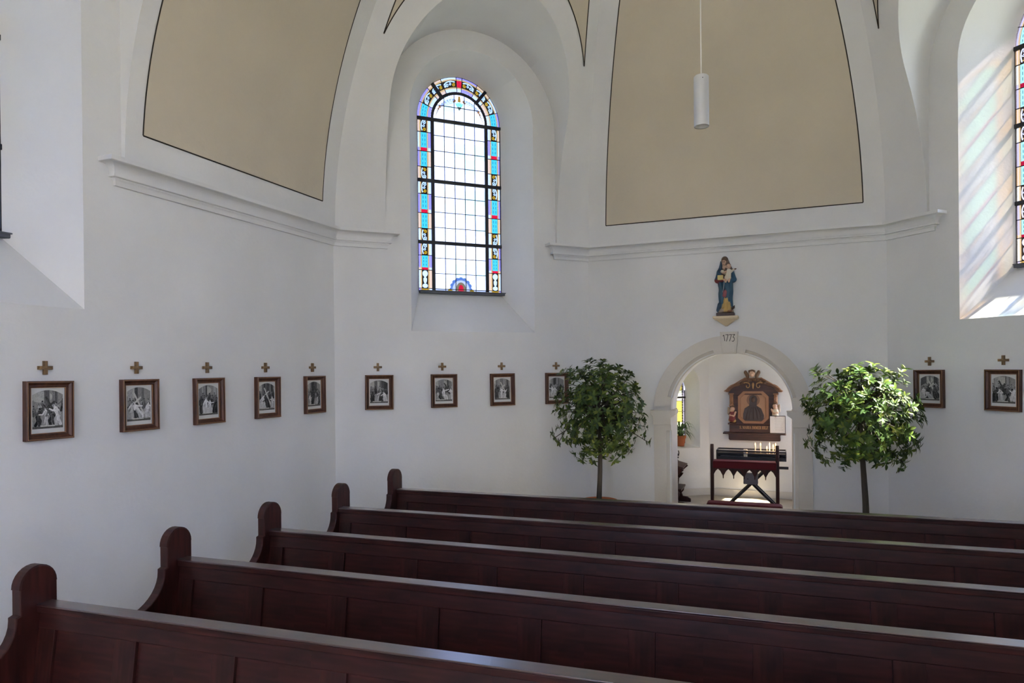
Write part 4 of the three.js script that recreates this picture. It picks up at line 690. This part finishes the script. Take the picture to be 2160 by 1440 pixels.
  const child = [
    { a: [0.035, 0.49, 0.105], b: [0.05, 0.57, 0.095], ra: 0.038, rb: 0.028, c: K.cream, f: (q) => 0.003 * Math.sin(q.x * 150) }, { a: [0.045, 0.625, 0.098], b: [0.045, 0.632, 0.098], ra: 0.027, rb: 0.027, c: K.skin }, { a: [0.05, 0.645, 0.088], b: [0.058, 0.628, 0.08], ra: 0.024, rb: 0.02, c: K.rust },
    { a: [0.075, 0.56, 0.09], b: [0.11, 0.585, 0.09], ra: 0.016, rb: 0.012, c: K.cream }, { a: [0.11, 0.586, 0.09], b: [0.135, 0.594, 0.09], ra: 0.01, rb: 0.008, c: K.hair }, { a: [0.02, 0.56, 0.11], b: [-0.02, 0.545, 0.125], ra: 0.015, rb: 0.012, c: K.skin }, { a: [0.03, 0.48, 0.11], b: [0.012, 0.43, 0.125], ra: 0.018, rb: 0.011, c: K.skin }, { a: [0.055, 0.48, 0.11], b: [0.05, 0.43, 0.125], ra: 0.018, rb: 0.011, c: K.skin }, { a: [0.034, 0.628, 0.122], b: [0.052, 0.628, 0.122], ra: 0.002, rb: 0.002, c: K.hair }, { a: [0.042, 0.62, 0.126], b: [0.042, 0.617, 0.126], ra: 0.004, rb: 0.004, c: K.skin }];
  mesh('child', carve(child, [[0.045, 0.54, 0.1], 0.14], 64, 0.01), M.paint, st);
  mesh('casket', box(0.07, 0.06, 0.05, -0.055, 0.49, 0.105, 0.006), std({ color: lin(...K.yellow), roughness: 0.5 }), st);
  mesh('cord', tube([[-0.004, 0.44, 0.13], [-0.014, 0.37, 0.118], [-0.03, 0.3, 0.1]], 0.003, 10, 5), std({ color: lin(...K.silver), roughness: 0.5 }), st);
}
console.log('statue');
// ------------------------------------------------------------------ altar shrine on the chapel's back wall
const font = await new FontLoader().loadAsync('fonts/droid/droid_serif_bold.typeface.json');
{
  const a = thing('altar_shrine', 'carved dark wooden altar shrine with gilded frame and cherub head', 'altar', [0.245, 0.937, NB.z]);
  const U = (x) => (x - 680) / 1000, Y = (y) => (1310 - y) / 1000, pt = (x, y) => [U(x), Y(y)];
  mesh('console', ext([pt(315, 1310), pt(1075, 1310), pt(1085, 1290), pt(1080, 1225), pt(1095, 1200), pt(285, 1200), pt(300, 1225), pt(300, 1290)], 0.15, 0.008), M.altarWood, a);
  mesh('shelf', box(0.95, 0.022, 0.24, 0.01, 0.118, 0.12, 0.006), M.altarWood, a);
  mesh('plinth', box(0.77, 0.125, 0.16, U(697), 0.19, 0.08, 0.005), M.altarWood, a);
  mesh('body', box(0.735, 0.56, 0.13, U(682), Y(790), 0.065, 0.005), M.altarWood, a);
  // roof: swept gable in three steps
  const gable = (o, up, d, z) => { const L = [], n = 14; for (let k = 0; k <= n; k++) { const t = k / n, x = -0.43 + o + (0.43 - o - 0.13) * t; L.push([x, 0.795 + up + 0.20 * Math.pow(t, 0.85) + 0.02 * Math.sin(t * Math.PI * 2)]); } L.push([-0.1, 1.0 + up]); const R = L.map(([x, y]) => [-x, y]).reverse(); return ext([[-0.43 + o, 0.77 + up], ...L, ...R, [0.43 - o, 0.77 + up]], d, 0.004).translate(0, 0, z); };
  mesh('pediment', gable(0.05, -0.03, 0.15, 0), M.altarWood, a); mesh('cornice', gable(0.0, 0.0, 0.09, 0).translate(0, 0.012, 0), M.oldGold, a);
  { const tl = []; for (let k = 0; k < 7; k++) for (const s of [-1, 1]) { const t = k / 6.4; tl.push(box(0.055, 0.014, 0.2, 0, 0, 0.1, 0.004).rotateZ(-s * -0.55).translate(s * (-0.42 + 0.3 * t), 0.812 + 0.2 * Math.pow(t, 0.85), 0)); } for (const g of tl) mesh('roof_slat', g, M.oldGold, a); }
  // octagonal gilded frame and the panel inside
  const oct = (w, h, c) => [[-w + c, -h], [w - c, -h], [w, -h + c], [w, h - c], [w - c, h], [-w + c, h], [-w, h - c], [-w, -h + c]].map(([x, y]) => [x, y + Y(772)]);
  mesh('frame', ext(oct(0.235, 0.26, 0.085), 0.03, 0.006, [oct(0.19, 0.222, 0.07)]).translate(0, 0, 0.128), M.oldGold, a);
  const icon = mesh('painting', ext(oct(0.2, 0.23, 0.075), 0.006, 0), std({ color: lin(0.40, 0.23, 0.13), roughness: 0.6 }), a); icon.position.z = 0.132; icon.userData = { label: 'dark robed figure with halo on a golden ground' };
  mesh('halo', clean(new THREE.CylinderGeometry(0.1, 0.1, 0.004, 36).rotateX(Math.PI / 2).translate(0, Y(655), 0.01)), std({ color: lin(0.19, 0.10, 0.055), roughness: 0.5 }), icon);
  mesh('robed_figure', ext((() => { const p = [[-0.155, Y(990)], [0.155, Y(990)], [0.16, Y(900)], [0.12, Y(790)], [0.05, Y(745)], [0.055, Y(690)], [0.065, Y(640)], [0.045, Y(590)], [0, Y(572)], [-0.045, Y(590)], [-0.062, Y(640)], [-0.055, Y(690)], [-0.06, Y(745)], [-0.13, Y(790)], [-0.155, Y(880)]]; return p; })(), 0.006, 0.002).translate(0, 0, 0.012), std({ color: lin(0.045, 0.032, 0.03), roughness: 0.5 }), icon);
  mesh('face', ball(0.034, 0, Y(650), 0.018, 0.9, 1.25, 0.25), std({ color: lin(0.09, 0.05, 0.032), roughness: 0.5 }), icon);
  { const fm = std({ color: lin(0.06, 0.04, 0.034), roughness: 0.5 }); [-0.09, -0.05, 0.0, 0.05, 0.09].forEach((x, i) => mesh('robe_fold', tube([[x * 0.6, Y(770), 0.02], [x, Y(850), 0.022], [x * 1.3, Y(960), 0.02]], 0.006 - 0.001 * (i % 2), 8, 5), fm, icon)); }
  // gilded columns, scrolls, cherub
  for (const x of [348, 1018]) { mesh('column', join(cyl(0.03, 0.028, 0.17, U(x), Y(740), 0.145, 14), box(0.075, 0.02, 0.06, U(x), Y(745), 0.145), box(0.075, 0.02, 0.06, U(x), Y(555), 0.145), tube([[U(x) - 0.02, Y(730), 0.178], [U(x) + 0.02, Y(690), 0.18], [U(x) - 0.02, Y(640), 0.18], [U(x) + 0.02, Y(590), 0.178]], 0.007, 14, 5)), M.oldGold, a); }
  const spiral = (cx, cy, s, z) => { const p = []; for (let k = 0; k <= 16; k++) { const t = k / 16, an = 1.2 + t * 5.6, r = 0.045 * (1 - 0.72 * t); p.push([U(cx) + s * (r * Math.cos(an)), Y(cy) + r * 1.15 * Math.sin(an), z]); } return tube(p, 0.008, 26, 6); };
  for (const s of [-1, 1]) { mesh('scroll', join(spiral(680 + s * 85, 425, s, 0.17), tube([[s * 0.05, Y(390), 0.17], [s * 0.1, Y(372), 0.17], [s * 0.14, Y(378), 0.165]], 0.009, 10, 6)), M.gold, a); }
  mesh('drop', lathe([[0, 0], [0.008, 0.015], [0.02, 0.07], [0.014, 0.1], [0, 0.11]], 14).translate(0, Y(480), 0.17), M.gold, a);
  { const lv = []; for (let k = -5; k <= 5; k++) { const x = k * 0.032; lv.push(ball(0.028, x * 1.1, Y(325) - 0.011 * Math.abs(k) + 0.008 * (k % 2), 0.15 + 0.015 * (k % 2), 1, 0.9, 0.8, 10)); } mesh('leaf_cluster', join(lv), M.greyWing, a); }
  mesh('cherub_head', join(ball(0.05, -0.015, Y(228), 0.14, 0.9, 1.1, 0.95), ball(0.01, -0.017, Y(232), 0.19)), M.skin, a);
  mesh('cherub_hair', join(ball(0.054, -0.017, Y(208), 0.125, 1, 0.85, 0.95), ...[-1, 0, 1].map((k) => ball(0.02, -0.017 + k * 0.035, Y(190), 0.155))), M.greyWing, a);
  for (const s of [-1, 1]) mesh('wing', join(...[0, 1, 2, 3].map((k) => ball(0.042, s * (0.068 + k * 0.011) - 0.015, Y(268) + k * 0.02, 0.125, 0.62, 1.15 - k * 0.12, 0.55, 12).translate(0, 0, -0.008 * k))), M.greyWing, a);
  // side angels
  for (const [x, cy, s, red] of [[358, 900, 1, true], [1012, 850, -1, false]]) {
    const pr = [{ a: [0, 0.07, 0], b: [0.008 * s, 0.1, 0.012], ra: 0.03, rb: 0.034, c: K.skin }, { a: [-0.006 * s, 0.12, -0.012], b: [0.01 * s, 0.13, 0], ra: 0.03, rb: 0.026, c: K.hair }, { a: [0, 0.02, 0], b: [0, -0.06, 0.01], ra: 0.045, rb: 0.05, c: red ? K.red : K.cream }, { a: [-0.03, -0.08, 0], b: [0.03, -0.09, 0.01], ra: 0.03, rb: 0.03, c: K.gold }, { a: [0.035 * s, 0.01, 0.02], b: [0.055 * s, 0.05, 0.03], ra: 0.018, rb: 0.014, c: K.skin }, { a: [-0.05 * s, 0.03, -0.02], b: [-0.06 * s, 0.12, -0.025], ra: 0.028, rb: 0.012, c: K.stone }, { a: [-0.035 * s, 0.04, -0.02], b: [-0.03 * s, 0.12, -0.03], ra: 0.02, rb: 0.012, c: K.stone }, { a: [-0.03 * s, -0.0, 0.03], b: [0.02 * s, -0.01, 0.045], ra: 0.016, rb: 0.014, c: K.skin }];
    const g = mesh('angel', carve(pr, [[0, 0.01, 0.005], 0.16], 56, 0.012), M.paint, a); g.position.set(U(x), Y(cy), 0.17);
  }
  mesh('corbel', box(0.13, 0.02, 0.1, U(355), Y(1040), 0.15, 0.004), M.altarWood, a);
  const tg = new TextGeometry('S. MARIA IMMER HILF', { font, size: 0.04, depth: 0.004, curveSegments: 4 }); tg.computeBoundingBox(); const tw = tg.boundingBox.max.x; tg.scale(0.43 / tw, 1.15, 1).translate(U(470), Y(1120), 0.158); mesh('lettering', clean(tg), M.gold, a).userData = { label: 'golden capital letters' };
  // framed notice standing on the shelf
  const nt = thing('notice_frame', 'small black framed white notice leaning against the altar shrine', 'notice', [0.245 + U(1042), 0.937 + 0.1295, NB.z + 0.222]);
  mesh('frame', ext([[-0.118, 0], [0.118, 0], [0.118, 0.285], [-0.118, 0.285]], 0.014, 0.002, [[[-0.11, 0.01], [0.11, 0.01], [0.11, 0.275], [-0.11, 0.275]]]), M.blackMetal, nt);
  mesh('sheet', new THREE.PlaneGeometry(0.222, 0.267).translate(0, 0.1425, 0.006), std({ roughness: 0.9, map: canvasTex(128, 160, (x, w, h) => { x.fillStyle = '#e6e6e2'; x.fillRect(0, 0, w, h); x.strokeStyle = '#b4b4b0'; x.lineWidth = 2; for (let k = 0; k < 12; k++) { const y = 22 + k * 10; let p = 38 + (k * 13) % 9; x.beginPath(); while (p < 96 + (k * 7) % 12) { const q = 4 + (p * 7 + k * 5) % 9; x.moveTo(p, y); x.lineTo(p + q, y); p += q + 3; } x.stroke(); } }) }), nt);
}
// ------------------------------------------------------------------ kneeler in the opening
{
  const k = thing('kneeler', 'dark wooden kneeler with red velvet arm rest and pad', 'kneeler', [0.17, 0, -5.3], 0.02);
  const postG = ext([[-0.03, 0], [0.03, 0], [0.026, 0.55], [0.03, 0.6], [0.03, 0.97], [0.022, 1.01], [0, 1.03], [-0.022, 1.01], [-0.03, 0.97], [-0.03, 0.6], [-0.026, 0.55]].map(([x, y]) => [x * 1.4, y]), 0.036, 0.005).rotateY(Math.PI / 2);
  for (const s of [-1, 1]) { const p = mesh('post', postG, M.pewV, k); p.position.set(s * 0.435 - 0.018, 0, 0); }
  mesh('arm_rest', box(0.84, 0.03, 0.2, 0, 0.765, 0.0, 0.006), M.pew, k);
  mesh('velvet_cover', join(box(0.84, 0.024, 0.21, 0, 0.79, 0.005, 0.01), box(0.84, 0.1, 0.02, 0, 0.75, 0.1, 0.008)), M.velvet, k);
  const ap = [[-0.42, 0.72]], n = 6; ap.push([-0.42, 0.6]); // pointed arcade below the arm rest
  for (let i = 0; i < n; i++) { const x0 = -0.42 + i * 0.14; for (const [u, v] of [[0.008, 0.6], [0.018, 0.62], [0.04, 0.662], [0.07, 0.69], [0.1, 0.662], [0.122, 0.62], [0.132, 0.6]]) ap.push([x0 + u, v]); if (i < n - 1) ap.push([x0 + 0.134, 0.565], [x0 + 0.14, 0.555], [x0 + 0.146, 0.565]); }
  ap.push([0.42, 0.6], [0.42, 0.72]);
  mesh('arcade_apron', ext(ap, 0.02, 0.002).translate(0, 0, 0.085), M.pewV, k);
  for (const s of [-1, 1]) mesh('side_rail', box(0.05, 0.16, 0.36, s * 0.435, 0.09, 0.16, 0.006), M.pewV, k);
  mesh('foot_board', box(0.86, 0.03, 0.2, 0, 0.155, 0.25, 0.004), M.pew, k);
  mesh('kneeling_pad', uvBox(clean(new RoundedBoxGeometry(0.99, 0.085, 0.24, 4, 0.04).translate(0, 0.212, 0.25))), M.velvet, k);
}
// ------------------------------------------------------------------ candle stand with candles
{
  const s = thing('candle_stand', 'black metal votive candle stand with crossed legs', 'candle stand', [0.235, 0, -6.0]);
  const w = 0.485;
  mesh('tray', join(box(0.97, 0.012, 0.3, 0, 0.745, 0, 0.002), box(0.97, 0.05, 0.012, 0, 0.765, 0.15, 0.003), box(0.97, 0.1, 0.012, 0, 0.79, -0.15, 0.003), box(0.012, 0.14, 0.3, -w, 0.81, 0, 0.003), box(0.012, 0.14, 0.3, w, 0.81, 0, 0.003)), M.blackMetal, s);
  mesh('top_rail', join(box(0.97, 0.022, 0.014, 0, 0.872, 0.15, 0.003), box(0.97, 0.022, 0.014, 0, 0.872, -0.15, 0.003), box(0.97, 0.01, 0.29, 0, 0.835, 0, 0)), M.blackMetal, s);
  mesh('sand_box', box(0.9, 0.02, 0.24, 0, 0.762, 0.01, 0.002), M.paper, s);
  for (const z of [-0.06, 0.1]) { mesh('leg', bar([-0.34, 0.74, z], [0.4, 0.012, z], 0.036), M.blackMetal, s); mesh('leg', bar([0.34, 0.74, z + 0.04], [-0.36, 0.012, z + 0.04], 0.036), M.blackMetal, s); }
  mesh('side_shelf', join(box(0.5, 0.012, 0.12, 0.27, 0.6, -0.14, 0.002), box(0.5, 0.04, 0.01, 0.27, 0.615, -0.08, 0.002)), M.blackMetal, s);
  mesh('offering_box', join(box(0.2, 0.16, 0.1, 0.0, 0.48, 0.2, 0.006), box(0.204, 0.012, 0.104, 0, 0.425, 0.2, 0.003)), M.greyMetal, s);
  mesh('lock', cyl(0.008, 0.008, 0.008, 0, 0, 0, 12).rotateX(Math.PI / 2).translate(-0.04, 0.48, 0.252), M.blackMetal, s);
  // lit candles: zoomed positions along the rail, heights in metres
  const flameM = std({ color: lin(1, 0.7, 0.3), emissive: lin(1, 0.55, 0.2), emissiveIntensity: 1.1 });
  const lab = ['leftmost lit candle on the black stand', 'second lit candle from the left on the black stand', 'shortest lit candle on the black stand', 'tall lit candle just right of the shortest one', 'lit candle second from the right on the black stand', 'rightmost lit candle on the black stand'];
  [[0.06, 0.1, 0.0], [0.135, 0.1, 0.0], [0.225, 0.062, 0.08], [0.262, 0.11, 0.03], [0.312, 0.09, 0.07], [0.345, 0.115, 0.09]].forEach(([x, h, z], i) => {
    const c = thing('candle', lab[i], 'candle', [0.235 + x, 0.84, -6.0 + z], 0, 'lit candles on the stand');
    mesh('wax', cyl(0.0075, 0.007, h, 0, 0, 0, 12), M.wax, c); mesh('wick', cyl(0.0012, 0.001, 0.01, 0, h, 0, 6), M.blackMetal, c);
    mesh('flame', lathe([[0, 0], [0.005, 0.006], [0.0085, 0.016], [0.007, 0.028], [0.003, 0.042], [0, 0.05]], 12).translate(0, h + 0.003, 0), flameM, c);
    const p = new THREE.PointLight(new THREE.Color().setRGB(1, 0.55, 0.22), 0.012); p.position.set(0, h + 0.02, 0); p.castShadow = true; p.shadow.radius = 0.4; p.name = 'candle_glow'; c.add(p);
  });
  const pc = thing('pillar_candle', 'thick unlit cream candle standing in the black stand', 'candle', [0.235 - 0.075, 0.773, -6.0 + 0.09]);
  mesh('wax', lathe([[0, 0], [0.03, 0], [0.031, 0.004], [0.031, 0.118], [0.027, 0.122], [0, 0.112]], 24), M.wax, pc); mesh('wick', cyl(0.0015, 0.001, 0.016, 0, 0.11, 0, 6), M.blackMetal, pc);
}
// ------------------------------------------------------------------ potted plant, sconce and dark bench end at the chapel's left
{
  seed = 5; const dg = 0.56, [px, pz] = onWall({ pos: [NB.x0, 0, NB.z], turn: dg }, -0.45, -0.13), p = thing('potted_plant', 'strap-leaved plant in a terracotta pot on the chapel window sill', 'plant', [px, 0.812, pz]);
  mesh('pot', lathe([[0, 0], [0.05, 0], [0.052, 0.006], [0.07, 0.11], [0.078, 0.112], [0.08, 0.145], [0.072, 0.148], [0.068, 0.125], [0, 0.125]], 24), M.terracotta, p); mesh('soil', cyl(0.066, 0.066, 0.01, 0, 0.122, 0, 20), M.soil, p);
  p.scale.setScalar(1.2);
  const gm = [phy({ color: lin(0.05, 0.11, 0.03), roughness: 0.45, transmission: 0.2, thickness: 0 }), phy({ color: lin(0.09, 0.17, 0.045), roughness: 0.45, transmission: 0.2, thickness: 0 })];
  for (let k = 0; k < 22; k++) {
    const a = k * 2.4 + (-0.53 * Math.cos(k * 2.4) - 0.85 * Math.sin(k * 2.4) > 0.25 ? Math.PI : 0), len = rr(0.2, 0.34), up = rr(0.1, 0.26), q = [], n = 8, ca = Math.cos(a), sa = Math.sin(a), W = rr(0.012, 0.018);
    const at = (t, s) => { const r = len * t * 0.75, y = 0.12 + up * Math.sin(t * 2.2) * 1.1 - 0.12 * t * t, w = W * Math.sin(Math.PI * (0.12 + 0.88 * t)) * s; return [ca * r - sa * w, y + 0.25 * Math.abs(w), sa * r + ca * w]; };
    for (let i = 0; i < n; i++) for (const s of [-1, 1]) q.push([at(i / n, 0), at((i + 1) / n, 0), at((i + 1) / n, s), at(i / n, s)]);
    mesh('leaf', clean(tris(q)), gm[k % 2], p);
  }
  const b = thing('bench', 'dark carved bench end half hidden behind the left pillar', 'bench', [-0.93, 0, -5.75]);
  const pr = [[-0.14, 0], [0.25, 0], [0.25, 0.05], [0.2, 0.09], [0.13, 0.1], [0.11, 0.16], [0.14, 0.2], [0.15, 0.25], [0.11, 0.29], [0.06, 0.3], [0.07, 0.42], [0.11, 0.47], [0.14, 0.52], [0.1, 0.545], [0.21, 0.66], [0.19, 0.69], [0.07, 0.73], [0.03, 0.81], [-0.05, 0.86], [-0.14, 0.86]].map(([x, y]) => [x, y * 0.86]);
  for (const z of [0, -0.5]) mesh('end_panel', ext(pr, 0.04, 0.006).translate(0, 0, z), M.pewV, b);
  mesh('desk_board', bar([0.0, 0.65, -0.23], [0.2, 0.595, -0.23], 0.02, 0.52).translate(0, 0.0, 0), M.pew, b); mesh('seat', box(0.3, 0.03, 0.5, 0.02, 0.26, -0.23), M.pew, b);
  const sc = thing('wall_sconce', 'small black iron holder on the chapel wall below the plant', 'holder', [...onWall({ pos: [NB.x0, 0, NB.z], turn: dg }, -0.57, 0.0)].toSpliced(1, 0, 0.69), dg);
  mesh('plate', cyl(0.02, 0.02, 0.008, 0, 0, 0, 16).rotateX(Math.PI / 2), M.iron, sc); mesh('hook', tube([[0, 0, 0.005], [0, -0.01, 0.05], [0, 0.04, 0.07], [0, 0.07, 0.05]], 0.008, 12, 6), M.iron, sc); mesh('drop', ball(0.014, 0, -0.045, 0.03), M.iron, sc);
}
console.log('chapel furniture');
scene.traverse((o) => { if (o.isMesh) { o.castShadow = true; o.receiveShadow = true; } });
renderer.render(scene, camera);
